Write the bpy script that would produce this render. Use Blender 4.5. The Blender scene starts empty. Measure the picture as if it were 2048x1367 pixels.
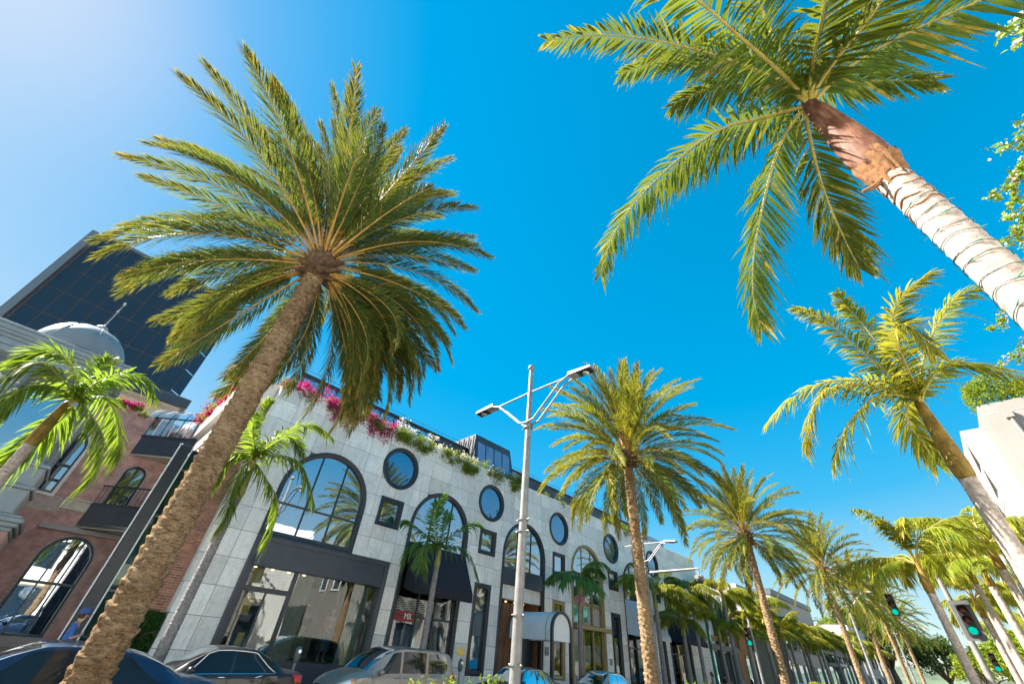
import bpy, bmesh, math, random
import numpy as np
from mathutils import Vector, Matrix
rad = math.radians
C = bpy.context.scene.collection
sc = bpy.context.scene
# ---------------------------------------------------------------- camera, sky, sun, exposure
cam_d = bpy.data.cameras.new('camera'); cam = bpy.data.objects.new('camera', cam_d); C.objects.link(cam)
cam_d.sensor_width = 36.0; cam_d.lens = 789.0 / 2048.0 * 36.0; cam_d.clip_start = 0.05; cam_d.clip_end = 9000
def cam_matrix():
    f = 789.0
    vz = np.array([95., -997., f]); vz /= np.linalg.norm(vz)
    v1 = np.array([1005., 720.5, f]); v1 /= np.linalg.norm(v1)
    v1 = v1 - vz * v1.dot(vz); v1 /= np.linalg.norm(v1)
    R = np.stack([np.cross(v1, vz), v1, vz])       # rows: world X, Y, Z in camera (right, down, forward)
    M = Matrix.Identity(4)
    for i in range(3):
        M[i][0] = R[i, 0]; M[i][1] = -R[i, 1]; M[i][2] = -R[i, 2]
    M[0][3], M[1][3], M[2][3] = 0, 0, 1.8
    return M
cam.matrix_world = cam_matrix()
sc.camera = cam
SUN_DIR = Vector((-0.585, -0.46, 0.72)).normalized()
w = bpy.data.worlds.new('World'); sc.world = w; w.use_nodes = True
wn = w.node_tree.nodes; wl = w.node_tree.links; wn.clear()
sky = wn.new('ShaderNodeTexSky'); sky.sky_type = 'NISHITA'; sky.sun_disc = False
sky.sun_elevation = math.asin(SUN_DIR.z); sky.sun_rotation = math.atan2(SUN_DIR.x, SUN_DIR.y)
sky.altitude = 50; sky.air_density = 1.0; sky.dust_density = 0.2; sky.ozone_density = 2.0
def wmath(op, a, b=None, c=None, clamp=False):
    n = wn.new('ShaderNodeMath'); n.operation = op; n.use_clamp = clamp
    for i, v in enumerate((a, b, c)):
        if v is None: continue
        if isinstance(v, (int, float)): n.inputs[i].default_value = v
        else: wl.new(v, n.inputs[i])
    return n.outputs[0]
SKY_CAP, SKY_SAT, SKY_HUE = 2.9, 1.5, -0.026
sep = wn.new('ShaderNodeSeparateColor'); sep.mode = 'HSV'; wl.new(sky.outputs[0], sep.inputs[0])
V = sep.outputs[2]
v4 = wmath('POWER', wmath('DIVIDE', V, SKY_CAP), 4.0)          # the picture's highlight roll-off round the sun
Vn = wmath('DIVIDE', V, wmath('POWER', wmath('ADD', v4, 1.0), 0.25))
k = wn.new('ShaderNodeMapRange'); wl.new(V, k.inputs[0]); k.inputs[1].default_value = 4.6; k.inputs[2].default_value = 11.0; k.inputs[3].default_value = SKY_SAT; k.inputs[4].default_value = 0.0
Sn = wmath('MULTIPLY', sep.outputs[1], k.outputs[0], clamp=True)
Hn = wmath('ADD', sep.outputs[0], SKY_HUE)
cmb = wn.new('ShaderNodeCombineColor'); cmb.mode = 'HSV'
wl.new(Hn, cmb.inputs[0]); wl.new(Sn, cmb.inputs[1]); wl.new(Vn, cmb.inputs[2])
bg = wn.new('ShaderNodeBackground'); bg.inputs['Strength'].default_value = 0.0318
wo = wn.new('ShaderNodeOutputWorld')
wl.new(cmb.outputs[0], bg.inputs['Color']); wl.new(bg.outputs[0], wo.inputs[0])
sun_d = bpy.data.lights.new('sun', 'SUN'); sun_d.energy = 2.0; sun_d.angle = rad(0.5); sun_d.color = (1.0, 0.93, 0.82)
sun = bpy.data.objects.new('sun', sun_d); C.objects.link(sun)
sun.rotation_euler = SUN_DIR.to_track_quat('Z', 'Y').to_euler(); sun.location = (-30, -20, 40)
sc.view_settings.view_transform = 'Standard'; sc.view_settings.look = 'None'
sc.view_settings.exposure = 3.4; sc.view_settings.gamma = 1.0; sc.view_settings.use_curve_mapping = False
try:
    sc.cycles.max_bounces = 8; sc.cycles.transparent_max_bounces = 12; sc.cycles.use_denoising = True
except Exception: pass
rng = random.Random(7)
# ---------------------------------------------------------------- materials
def new_mat(name):
    m = bpy.data.materials.new(name); m.use_nodes = True
    nt = m.node_tree; nt.nodes.clear()
    out = nt.nodes.new('ShaderNodeOutputMaterial')
    return m, nt, out
def noise(nt, scale, detail=4, vec=None, rough=0.6):
    n = nt.nodes.new('ShaderNodeTexNoise'); n.inputs['Scale'].default_value = scale
    n.inputs['Detail'].default_value = detail; n.inputs['Roughness'].default_value = rough
    if vec is not None: nt.links.new(vec, n.inputs['Vector'])
    return n
def ramp(nt, fac, stops):
    r = nt.nodes.new('ShaderNodeValToRGB'); nt.links.new(fac, r.inputs[0])
    e = r.color_ramp.elements
    while len(e) < len(stops): e.new(0.5)
    for el, (p, c) in zip(e, stops): el.position = p; el.color = (*c, 1)
    return r
def mixc(nt, fac, a, b, mode='MIX'):
    n = nt.nodes.new('ShaderNodeMix'); n.data_type = 'RGBA'; n.blend_type = mode
    for sock, v in ((n.inputs[0], fac), (n.inputs[6], a), (n.inputs[7], b)):
        if isinstance(v, (int, float)): sock.default_value = v
        elif isinstance(v, tuple): sock.default_value = (*v, 1)
        else: nt.links.new(v, sock)
    return n.outputs[2]
def coords(nt, kind='Object'):
    t = nt.nodes.new('ShaderNodeTexCoord'); return t.outputs[kind]
def bump(nt, h, strength, dist=0.02):
    b = nt.nodes.new('ShaderNodeBump'); b.inputs['Strength'].default_value = strength; b.inputs['Distance'].default_value = dist
    nt.links.new(h, b.inputs['Height']); return b.outputs[0]
def simple(name, col, rough=0.6, metal=0.0, var=0.12, scale=6.0, spec=0.5, bmp=0.0, coat=0.0, rnd=0.0, col2=None):
    """Principled with noise variation of colour, per-object tint, fine bump."""
    m, nt, out = new_mat(name)
    p = nt.nodes.new('ShaderNodeBsdfPrincipled'); nt.links.new(p.outputs[0], out.inputs[0])
    v = coords(nt)
    n = noise(nt, scale, 5, v)
    c2 = col2 or tuple(max(0, x * (1 - var * 2)) for x in col)
    r = ramp(nt, n.outputs[0], [(0.3, c2), (0.7, tuple(min(1, x * (1 + var * .5)) for x in col))])
    c = r.outputs[0]
    if rnd:
        oi = nt.nodes.new('ShaderNodeObjectInfo')
        c = mixc(nt, oi.outputs['Random'], c, tuple(x * (1 - rnd) for x in (1, 1, 1)), 'MULTIPLY') if False else c
        h = nt.nodes.new('ShaderNodeHueSaturation'); nt.links.new(c, h.inputs['Color'])
        mr = nt.nodes.new('ShaderNodeMapRange'); nt.links.new(oi.outputs['Random'], mr.inputs[0])
        mr.inputs[3].default_value = 1 - rnd; mr.inputs[4].default_value = 1 + rnd * .6
        nt.links.new(mr.outputs[0], h.inputs['Value']); c = h.outputs[0]
    nt.links.new(c, p.inputs['Base Color'])
    p.inputs['Roughness'].default_value = rough; p.inputs['Metallic'].default_value = metal
    p.inputs['Specular IOR Level'].default_value = spec
    if coat: p.inputs['Coat Weight'].default_value = coat; p.inputs['Coat Roughness'].default_value = 0.03
    if bmp:
        n2 = noise(nt, scale * 8, 6, v); nt.links.new(bump(nt, n2.outputs[0], bmp, 0.01), p.inputs['Normal'])
    return m
def leaf_mat(name, c1, c2, tip, trans=(0.35, 0.45, 0.05), tf=0.38, gloss=0.35, rnd=0.25):
    """Palm leaf: green varied by frond and by noise, dry tips (attribute 'along'), light shining through."""
    m, nt, out = new_mat(name)
    oi = nt.nodes.new('ShaderNodeObjectInfo')
    v = coords(nt)
    n = noise(nt, 3.0, 3, v)
    c = ramp(nt, n.outputs[0], [(0.32, c1), (0.68, c2)]).outputs[0]
    h = nt.nodes.new('ShaderNodeHueSaturation'); nt.links.new(c, h.inputs['Color'])
    mr = nt.nodes.new('ShaderNodeMapRange'); nt.links.new(oi.outputs['Random'], mr.inputs[0])
    mr.inputs[3].default_value = 1 - rnd; mr.inputs[4].default_value = 1 + rnd
    nt.links.new(mr.outputs[0], h.inputs['Value'])
    mr2 = nt.nodes.new('ShaderNodeMapRange'); nt.links.new(oi.outputs['Random'], mr2.inputs[0])
    mr2.inputs[3].default_value = 0.475; mr2.inputs[4].default_value = 0.515
    nt.links.new(mr2.outputs[0], h.inputs['Hue'])
    at = nt.nodes.new('ShaderNodeAttribute'); at.attribute_name = 'along'
    n2 = noise(nt, 9.0, 2, v)
    mul = nt.nodes.new('ShaderNodeMath'); mul.operation = 'MULTIPLY'
    nt.links.new(at.outputs['Fac'], mul.inputs[0]); nt.links.new(n2.outputs[0], mul.inputs[1])
    rr = ramp(nt, mul.outputs[0], [(0.33, (0, 0, 0)), (0.60, (1, 1, 1))])
    c = mixc(nt, rr.outputs[0], h.outputs[0], tip)
    p = nt.nodes.new('ShaderNodeBsdfPrincipled'); nt.links.new(c, p.inputs['Base Color'])
    p.inputs['Roughness'].default_value = gloss + .08; p.inputs['Specular IOR Level'].default_value = 0.14
    t = nt.nodes.new('ShaderNodeBsdfTranslucent')
    tc = mixc(nt, 0.5, c, trans); nt.links.new(tc, t.inputs['Color'])
    mx = nt.nodes.new('ShaderNodeMixShader'); mx.inputs[0].default_value = tf
    nt.links.new(p.outputs[0], mx.inputs[1]); nt.links.new(t.outputs[0], mx.inputs[2]); nt.links.new(mx.outputs[0], out.inputs[0])
    return m
def glass_mat(name, tint, refl=0.35, body=None, rough=0.01):
    """Pane: coated reflection over either a see-through tinted sheet (body None) or a dark blind behind the coating."""
    m, nt, out = new_mat(name)
    g = nt.nodes.new('ShaderNodeBsdfGlossy'); g.inputs['Roughness'].default_value = rough; g.inputs['Color'].default_value = (*(tint if body else (.9, .95, 1)), 1)
    if body is None:
        b = nt.nodes.new('ShaderNodeBsdfTransparent'); b.inputs['Color'].default_value = (*tint, 1)
    else:
        b = nt.nodes.new('ShaderNodeBsdfDiffuse'); b.inputs['Color'].default_value = (*body, 1)
    fr = nt.nodes.new('ShaderNodeFresnel'); fr.inputs[0].default_value = 1.45
    ad = nt.nodes.new('ShaderNodeMath'); ad.operation = 'ADD'; ad.use_clamp = True; ad.inputs[1].default_value = refl
    nt.links.new(fr.outputs[0], ad.inputs[0])
    v = coords(nt); n = noise(nt, 0.7, 2, v); nt.links.new(bump(nt, n.outputs[0], 0.06, 0.05), g.inputs['Normal'])
    mx = nt.nodes.new('ShaderNodeMixShader'); nt.links.new(ad.outputs[0], mx.inputs[0])
    nt.links.new(b.outputs[0], mx.inputs[1]); nt.links.new(g.outputs[0], mx.inputs[2]); nt.links.new(mx.outputs[0], out.inputs[0])
    return m
def emit_mat(name, col, s):
    m, nt, out = new_mat(name)
    e = nt.nodes.new('ShaderNodeEmission'); e.inputs[0].default_value = (*col, 1); e.inputs[1].default_value = s
    nt.links.new(e.outputs[0], out.inputs[0]); return m
def marble_mat(name):
    m, nt, out = new_mat(name)
    p = nt.nodes.new('ShaderNodeBsdfPrincipled'); nt.links.new(p.outputs[0], out.inputs[0])
    v = coords(nt); oi = nt.nodes.new('ShaderNodeObjectInfo')
    add = nt.nodes.new('ShaderNodeVectorMath'); add.operation = 'ADD'
    comb = nt.nodes.new('ShaderNodeCombineXYZ')
    ml = nt.nodes.new('ShaderNodeMath'); ml.operation = 'MULTIPLY'; ml.inputs[1].default_value = 40
    nt.links.new(oi.outputs['Random'], ml.inputs[0])
    for i in range(3): nt.links.new(ml.outputs[0], comb.inputs[i])
    nt.links.new(v, add.inputs[0]); nt.links.new(comb.outputs[0], add.inputs[1])
    n = noise(nt, 1.1, 8, add.outputs[0], .65); n.inputs['Distortion'].default_value = 1.5
    base = ramp(nt, n.outputs[0], [(0.25, (.66, .64, .62)), (0.5, (.80, .785, .765)), (0.75, (.86, .845, .825))]).outputs[0]
    n2 = noise(nt, 2.2, 6, add.outputs[0], .7); n2.inputs['Distortion'].default_value = 3
    vein = ramp(nt, n2.outputs[0], [(0.455, (1, 1, 1)), (0.497, (.70, .66, .62)), (0.54, (1, 1, 1))]).outputs[0]
    c = mixc(nt, 0.55, base, vein, 'MULTIPLY')
    h = nt.nodes.new('ShaderNodeHueSaturation'); nt.links.new(c, h.inputs['Color'])
    mr = nt.nodes.new('ShaderNodeMapRange'); nt.links.new(oi.outputs['Random'], mr.inputs[0])
    mr.inputs[3].default_value = .84; mr.inputs[4].default_value = 1.12
    nt.links.new(mr.outputs[0], h.inputs['Value'])
    n3 = noise(nt, 0.5, 3, v)
    warm = ramp(nt, n3.outputs[0], [(0.4, (1, 1, 1)), (0.7, (1, .93, .84))]).outputs[0]
    c = mixc(nt, 0.8, h.outputs[0], warm, 'MULTIPLY')
    mp = nt.nodes.new('ShaderNodeMapping'); mp.inputs['Scale'].default_value = (2.2, 2.2, .16); nt.links.new(v, mp.inputs['Vector'])
    n5 = noise(nt, 3.2, 5, mp.outputs[0], .65); st = ramp(nt, n5.outputs[0], [(.36, (.62, .60, .575)), (.55, (1, 1, 1))]).outputs[0]
    c = mixc(nt, .26, c, st, 'MULTIPLY')
    nt.links.new(c, p.inputs['Base Color']); p.inputs['Roughness'].default_value = .45
    n4 = noise(nt, 30, 4, v); nt.links.new(bump(nt, n4.outputs[0], .12, .01), p.inputs['Normal'])
    return m
def bark_mat(name):
    """date palm bark: fibrous, banded brown leaf scars with grey-tan worn faces"""
    m, nt, out = new_mat(name)
    p = nt.nodes.new('ShaderNodeBsdfPrincipled'); nt.links.new(p.outputs[0], out.inputs[0]); p.inputs['Roughness'].default_value = .95; p.inputs['Specular IOR Level'].default_value = .1
    v = coords(nt)
    mp = nt.nodes.new('ShaderNodeMapping'); mp.inputs['Scale'].default_value = (1, 1, 3.2); nt.links.new(v, mp.inputs['Vector'])
    n1 = noise(nt, 9, 6, mp.outputs[0], .7); n1.inputs['Distortion'].default_value = .8
    n2 = noise(nt, 38, 4, mp.outputs[0], .7)
    c = ramp(nt, n1.outputs[0], [(0.30, (.09, .055, .035)), (0.45, (.33, .22, .125)), (0.58, (.50, .37, .225)), (.75, (.62, .50, .35))]).outputs[0]
    d = ramp(nt, n2.outputs[0], [(0.36, (.42, .36, .30)), (0.6, (1, 1, 1))]).outputs[0]
    n3 = noise(nt, 1.3, 4, v); pt = ramp(nt, n3.outputs[0], [(.35, (.55, .50, .46)), (.6, (1, 1, 1))]).outputs[0]
    nt.links.new(mixc(nt, .8, mixc(nt, .85, c, d, 'MULTIPLY'), pt, 'MULTIPLY'), p.inputs['Base Color'])
    mx = nt.nodes.new('ShaderNodeMath'); mx.operation = 'ADD'; nt.links.new(n1.outputs[0], mx.inputs[0]); nt.links.new(n2.outputs[0], mx.inputs[1])
    nt.links.new(bump(nt, mx.outputs[0], .9, .03), p.inputs['Normal'])
    return m
M = {}
M['marble'] = marble_mat('marble')
M['joint'] = simple('joint', (.16, .15, .14), .9)
M['black_metal'] = simple('black_metal', (.035, .04, .05), .38, .2, bmp=.05)
M['dark_panel'] = simple('dark_panel', (.045, .055, .075), .42, .1, scale=2, bmp=.05)
M['bronze'] = simple('bronze', (.33, .25, .12), .4, .5)
M['up_glass'] = glass_mat('up_glass', (.80, .90, 1), .48, body=(.02, .05, .08))
M['round_glass'] = glass_mat('round_glass', (.55, .75, .95), .34, body=(.01, .05, .10))
M['shop_glass'] = glass_mat('shop_glass', (.76, .80, .78), .075)
M['green_glass'] = glass_mat('green_glass', (.35, .7, .62), .3, body=(.08, .28, .24))
M['tower_glass'] = glass_mat('tower_glass', (.6, .7, .8), .03, body=(.018, .023, .03), rough=.15)
M['purple_glass'] = glass_mat('purple_glass', (1, 1, 1), .22, body=(.16, .13, .24), rough=.1)
M['sky_glass'] = glass_mat('sky_glass', (.75, .88, .95), .25)
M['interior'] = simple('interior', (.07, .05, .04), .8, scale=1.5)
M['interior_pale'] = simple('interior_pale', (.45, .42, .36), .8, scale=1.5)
M['wood'] = simple('wood', (.22, .10, .045), .5, scale=4)
M['drape'] = simple('drape', (.52, .56, .50), .8)
M['sheer'] = simple('sheer', (.35, .45, .40), .8)
M['yellow'] = simple('yellow', (.75, .48, .02), .6)
M['red_sign'] = simple('red_sign', (.30, .012, .025), .5)
M['white'] = simple('white', (.78, .78, .77), .55, var=.04, scale=2)
M['plaster'] = simple('plaster', (.80, .78, .75), .8, var=.04, scale=1.2, bmp=.15)
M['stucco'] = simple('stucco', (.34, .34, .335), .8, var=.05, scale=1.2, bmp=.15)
M['stucco_shaded'] = simple('stucco_shaded', (.26, .24, .222), .85, var=.05, scale=1, bmp=.15)  # darker, beiger copy of stucco, with the side wall's shade in its colour
M['cream'] = simple('cream', (.60, .53, .43), .75, var=.08, bmp=.1)
M['pinkstone'] = simple('pinkstone', (.42, .36, .34), .7, var=.1, bmp=.1)
M['beige'] = simple('beige', (.45, .42, .36), .8, var=.08, bmp=.1)
M['orange_wall'] = simple('orange_wall', (.42, .20, .10), .8, var=.15, scale=3, bmp=.2)
M['brick'] = simple('brick', (.58, .33, .285), .85, var=.25, scale=2.2, bmp=.3, rnd=.3)
M['brick_dark'] = simple('brick_dark', (.42, .19, .12), .85, var=.25, scale=2.2, bmp=.3, rnd=.35)
M['mortar'] = simple('mortar', (.52, .42, .38), .95, bmp=.2)
M['steel_paint'] = simple('steel_paint', (.10, .125, .13), .45, .2)
M['greypaint'] = simple('greypaint', (.20, .25, .285), .6, var=.06, scale=2, bmp=.05)
M['greystone'] = simple('greystone', (.24, .28, .29), .7, var=.08, scale=2, bmp=.1)
M['dome'] = simple('dome', (.24, .245, .25), .45, .0, var=.05, scale=1.5)
M['awning_black'] = simple('awning_black', (.013, .015, .024), .85, scale=3, bmp=.1)
M['awning_navy'] = simple('awning_navy', (.012, .018, .05), .85, scale=3, bmp=.1)
M['awning_pale'] = simple('awning_pale', (.55, .60, .66), .8, var=.05, scale=2, bmp=.1)
M['galv'] = simple('galv', (.27, .262, .25), .5, .25, var=.16, scale=5, bmp=.05)
M['rust'] = simple('rust', (.36, .25, .16), .6, .2, var=.25, scale=5, bmp=.1)
M['lamp_lens'] = glass_mat('lamp_lens', (1, 1, 1), .25, body=(.45, .42, .33), rough=.2)
M['asphalt'] = simple('asphalt', (.17, .165, .16), .9, var=.2, scale=3, bmp=.3)
M['concrete'] = simple('concrete', (.50, .48, .45), .85, var=.12, scale=1.5, bmp=.2)
M['paving'] = simple('paving', (.45, .42, .39), .8, var=.1, scale=1.5, bmp=.15, rnd=.12)
M['road_white'] = simple('road_white', (.7, .7, .68), .8)
M['soil'] = simple('soil', (.08, .05, .03), .95)
M['date_bark'] = bark_mat('date_bark')
M['boot'] = simple('boot', (.13, .075, .04), .95, var=.35, scale=8, bmp=.6)
M['king_bark'] = simple('king_bark', (.43, .37, .32), .85, var=.22, scale=14, bmp=.5, col2=(.22, .17, .14))
M['king_bark_dark'] = simple('king_bark_dark', (.27, .24, .23), .9, var=.25, scale=10, bmp=.5)
def sheath_mat(name, a, b, c_):
    """fibrous leaf sheath: streaks along the stem"""
    m, nt, out = new_mat(name)
    p = nt.nodes.new('ShaderNodeBsdfPrincipled'); nt.links.new(p.outputs[0], out.inputs[0]); p.inputs['Roughness'].default_value = .62; p.inputs['Specular IOR Level'].default_value = .2
    v = coords(nt); mp = nt.nodes.new('ShaderNodeMapping'); mp.inputs['Scale'].default_value = (1, 1, .12); nt.links.new(v, mp.inputs['Vector'])
    n1 = noise(nt, 26, 6, mp.outputs[0], .7); n2 = noise(nt, 5, 4, v)
    col = ramp(nt, n1.outputs[0], [(.32, a), (.5, b), (.68, c_)]).outputs[0]
    d = ramp(nt, n2.outputs[0], [(.38, (.55, .5, .5)), (.62, (1, 1, 1))]).outputs[0]
    nt.links.new(mixc(nt, .8, col, d, 'MULTIPLY'), p.inputs['Base Color']); nt.links.new(bump(nt, n1.outputs[0], .6, .01), p.inputs['Normal'])
    return m
M['shaft_maroon'] = sheath_mat('shaft_maroon', (.08, .035, .022), (.19, .085, .055), (.30, .17, .11))
M['shaft_green'] = simple('shaft_green', (.25, .27, .05), .4, var=.2, scale=4, bmp=.1)
M['shaft_orange'] = sheath_mat('shaft_orange', (.13, .10, .02), (.24, .16, .03), (.34, .20, .04))
M['husk'] = simple('husk', (.30, .145, .055), .9, var=.4, scale=26, bmp=1.0, col2=(.12, .045, .015))
M['rachis'] = simple('rachis', (.40, .32, .06), .45, var=.2, scale=6)
M['rachis_o'] = simple('rachis_o', (.46, .27, .06), .5, var=.2, scale=6)
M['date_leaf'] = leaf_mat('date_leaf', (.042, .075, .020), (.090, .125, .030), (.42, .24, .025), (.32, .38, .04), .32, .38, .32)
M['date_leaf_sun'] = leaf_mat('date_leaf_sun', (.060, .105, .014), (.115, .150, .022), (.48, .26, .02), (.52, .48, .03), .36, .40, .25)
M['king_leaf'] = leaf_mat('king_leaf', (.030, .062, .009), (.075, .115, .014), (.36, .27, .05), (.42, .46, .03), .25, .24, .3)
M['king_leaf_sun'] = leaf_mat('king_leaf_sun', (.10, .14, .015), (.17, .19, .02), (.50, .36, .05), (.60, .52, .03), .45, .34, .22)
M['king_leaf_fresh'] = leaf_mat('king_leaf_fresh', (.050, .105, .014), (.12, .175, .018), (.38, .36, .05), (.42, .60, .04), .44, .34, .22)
M['king_leaf_sun_gold'] = leaf_mat('king_leaf_sun_gold', (.10, .145, .012), (.20, .225, .018), (.50, .36, .05), (.66, .60, .03), .42, .36, .25)  # yellow of sunlit fronds put into the leaf colour
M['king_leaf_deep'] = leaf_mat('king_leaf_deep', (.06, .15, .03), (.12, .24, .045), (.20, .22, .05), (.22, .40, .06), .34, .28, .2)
M['flower_pink'] = leaf_mat('flower_pink', (.36, .008, .10), (.55, .02, .19), (.48, .10, .06), (.75, .03, .22), .32, .6, .1)
M['flower_white'] = leaf_mat('flower_white', (.62, .58, .48), (.74, .72, .66), (.70, .62, .50), (.9, .85, .7), .35, .6, .05)
M['shrub'] = leaf_mat('shrub', (.10, .17, .012), (.20, .27, .02), (.30, .30, .03), (.40, .48, .04), .4, .45, .2)
M['hedge'] = leaf_mat('hedge', (.02, .055, .012), (.04, .095, .02), (.10, .14, .03), (.15, .25, .03), .3, .4, .2)
M['oak'] = leaf_mat('oak', (.02, .045, .012), (.045, .085, .02), (.10, .12, .03), (.16, .24, .03), .3, .5, .2)
M['twig'] = simple('twig', (.16, .10, .06), .9)
M['fairy'] = simple('fairy', (.01, .05, .035), .5)
M['bulb'] = simple('bulb', (.02, .22, .16), .3)
M['signal_black'] = simple('signal_black', (.012, .012, .014), .5)
M['signal_grey'] = simple('signal_grey', (.09, .095, .10), .6)
M['lens_dark'] = simple('lens_dark', (.10, .02, .015), .3)
M['lens_amber'] = simple('lens_amber', (.09, .03, .01), .3)
M['green_light'] = emit_mat('green_light', (.0, .75, .55), .085)
M['warm_light'] = emit_mat('warm_light', (1, .62, .22), 1.2)
M['brass'] = simple('brass', (.75, .55, .16), .3, .8)
M['skin'] = simple('skin', (.50, .29, .19), .6, var=.06)
M['hair'] = simple('hair', (.05, .03, .02), .7)
M['tyre'] = simple('tyre', (.015, .015, .016), .85)
M['rim'] = simple('rim', (.55, .56, .58), .3, .8)
M['chrome'] = simple('chrome', (.78, .80, .83), .12, 1.0, var=.02)
M['car_glass'] = glass_mat('car_glass', (.75, .8, .85), .0, body=(.012, .018, .022))
M['trim_black'] = simple('trim_black', (.012, .012, .013), .5)
M['tail_red'] = simple('tail_red', (.55, .008, .02), .18, coat=1.0)
M['head_lens'] = glass_mat('head_lens', (1, 1, 1), .2, body=(.55, .58, .60), rough=.08)
M['amber'] = simple('amber', (.75, .25, .02), .2, coat=1.0)
def paint(name, col, metal=.3):
    return simple(name, col, .4, metal, var=.02, scale=1, coat=.55)
M['tower_metal'] = simple('tower_metal', (.12, .15, .18), .5, .3, var=.05, scale=.3)
M['tower_line'] = simple('tower_line', (.075, .06, .062), .6)
M['hill'] = simple('hill', (.10, .14, .09), .95, var=.3, scale=.02)
# ---------------------------------------------------------------- mesh building
WL = {}
def wloc(o): return WL.get(o.name, Vector((0, 0, 0)))
class MB:
    def __init__(s): s.v = []; s.f = []; s.m = []; s.a = None
    def add(s, vs, fs, mi=0):
        o = len(s.v); s.v += [tuple(p) for p in vs]
        s.f += [tuple(i + o for i in f) for f in fs]; s.m += [mi] * len(fs)
    def box(s, x0, x1, y0, y1, z0, z1, mi=0):
        s.add([(x0, y0, z0), (x1, y0, z0), (x1, y1, z0), (x0, y1, z0), (x0, y0, z1), (x1, y0, z1), (x1, y1, z1), (x0, y1, z1)],
              [(0, 3, 2, 1), (4, 5, 6, 7), (0, 1, 5, 4), (1, 2, 6, 5), (2, 3, 7, 6), (3, 0, 4, 7)], mi)
    def tube(s, pts, r, n=8, mi=0, cap=True, flat=1.0):
        pts = [Vector(p) for p in pts]; k = len(pts)
        rs = r if isinstance(r, (list, tuple)) else [r] * k
        prev = None; rings = []
        for i, p in enumerate(pts):
            t = (pts[min(i + 1, k - 1)] - pts[max(i - 1, 0)]).normalized()
            if prev is None:
                u = t.cross(Vector((0, 0, 1)))
                if u.length < 1e-3: u = Vector((1, 0, 0))
                u.normalize()
            else:
                u = (prev - t * prev.dot(t)).normalized()
            prev = u; v = t.cross(u)
            rings.append([p + (u * math.cos(a) + v * math.sin(a) * flat) * rs[i] for a in (2 * math.pi * j / n for j in range(n))])
        o = len(s.v)
        for rg in rings: s.v += [tuple(q) for q in rg]
        for i in range(k - 1):
            for j in range(n):
                s.f.append((o + i * n + j, o + i * n + (j + 1) % n, o + (i + 1) * n + (j + 1) % n, o + (i + 1) * n + j)); s.m.append(mi)
        if cap:
            s.f.append(tuple(o + j for j in range(n))[::-1]); s.m.append(mi)
            s.f.append(tuple(o + (k - 1) * n + j for j in range(n))); s.m.append(mi)
    def lathe(s, prof, n=24, c=(0, 0, 0), mi=0, cap=True):
        o = len(s.v); k = len(prof)
        for (r, z) in prof:
            for j in range(n):
                a = 2 * math.pi * j / n; s.v.append((c[0] + r * math.cos(a), c[1] + r * math.sin(a), c[2] + z))
        for i in range(k - 1):
            for j in range(n):
                s.f.append((o + i * n + j, o + i * n + (j + 1) % n, o + (i + 1) * n + (j + 1) % n, o + (i + 1) * n + j)); s.m.append(mi)
        if cap:
            s.f.append(tuple(o + j for j in range(n))[::-1]); s.m.append(mi)
            s.f.append(tuple(o + (k - 1) * n + j for j in range(n))); s.m.append(mi)
    def grid(s, P, mi=0):
        """P: array [n][m] of points"""
        n = len(P); m_ = len(P[0]); o = len(s.v)
        for row in P: s.v += [tuple(q) for q in row]
        for i in range(n - 1):
            for j in range(m_ - 1):
                s.f.append((o + i * m_ + j, o + i * m_ + j + 1, o + (i + 1) * m_ + j + 1, o + (i + 1) * m_ + j)); s.m.append(mi)
    def prism_x(s, poly, x0, x1, mi=0):
        """poly of (y,z), extruded along x"""
        n = len(poly)
        vs = [(x0, y, z) for y, z in poly] + [(x1, y, z) for y, z in poly]
        fs = [tuple(range(n))[::-1], tuple(range(n, 2 * n))] + [(i, (i + 1) % n, n + (i + 1) % n, n + i) for i in range(n)]
        s.add(vs, fs, mi)
    def mesh(s, name, mats, off=Vector((0, 0, 0)), smooth=False, recalc=False):
        me = bpy.data.meshes.new(name)
        v = np.array(s.v, dtype=float).reshape(-1, 3) - np.array(off)
        me.from_pydata(v.tolist(), [], s.f)
        for m in (mats if isinstance(mats, (list, tuple)) else [mats]): me.materials.append(m)
        if len(me.polygons) == len(s.m): me.polygons.foreach_set('material_index', s.m)
        if recalc:
            b = bmesh.new(); b.from_mesh(me); bmesh.ops.recalc_face_normals(b, faces=b.faces); b.to_mesh(me); b.free()
        if smooth is True: me.polygons.foreach_set('use_smooth', [True] * len(me.polygons))
        elif smooth:
            me.polygons.foreach_set('use_smooth', [True] * len(me.polygons)); me.set_sharp_from_angle(angle=rad(smooth))
        if s.a is not None and len(s.a) == len(s.v):
            at = me.attributes.new('along', 'FLOAT', 'POINT'); at.data.foreach_set('value', np.array(s.a, dtype=np.float32))
        me.update(); return me
    def build(s, name, mats, parent=None, smooth=False, local=False, recalc=False, bevel=0):
        off = Vector((0, 0, 0)) if (parent is None or local) else wloc(parent)
        if bevel:
            me = s.mesh(name, mats, off, False, True)
            b = bmesh.new(); b.from_mesh(me)
            bmesh.ops.bevel(b, geom=list(b.edges), offset=bevel, segments=1, affect='EDGES', clamp_overlap=True)
            b.to_mesh(me); b.free()
        else: me = s.mesh(name, mats, off, smooth, recalc)
        return link(name, me, parent, off)
def link(name, me, parent=None, off=None):
    o = bpy.data.objects.new(name, me); C.objects.link(o)
    if parent is not None:
        o.parent = parent; WL[o.name] = wloc(parent).copy()
    return o
def tag(o, label, cat, group=None, kind=None):
    if label: o['label'] = label
    if cat: o['category'] = cat
    if group: o['group'] = group
    if kind: o['kind'] = kind
    return o
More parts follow.
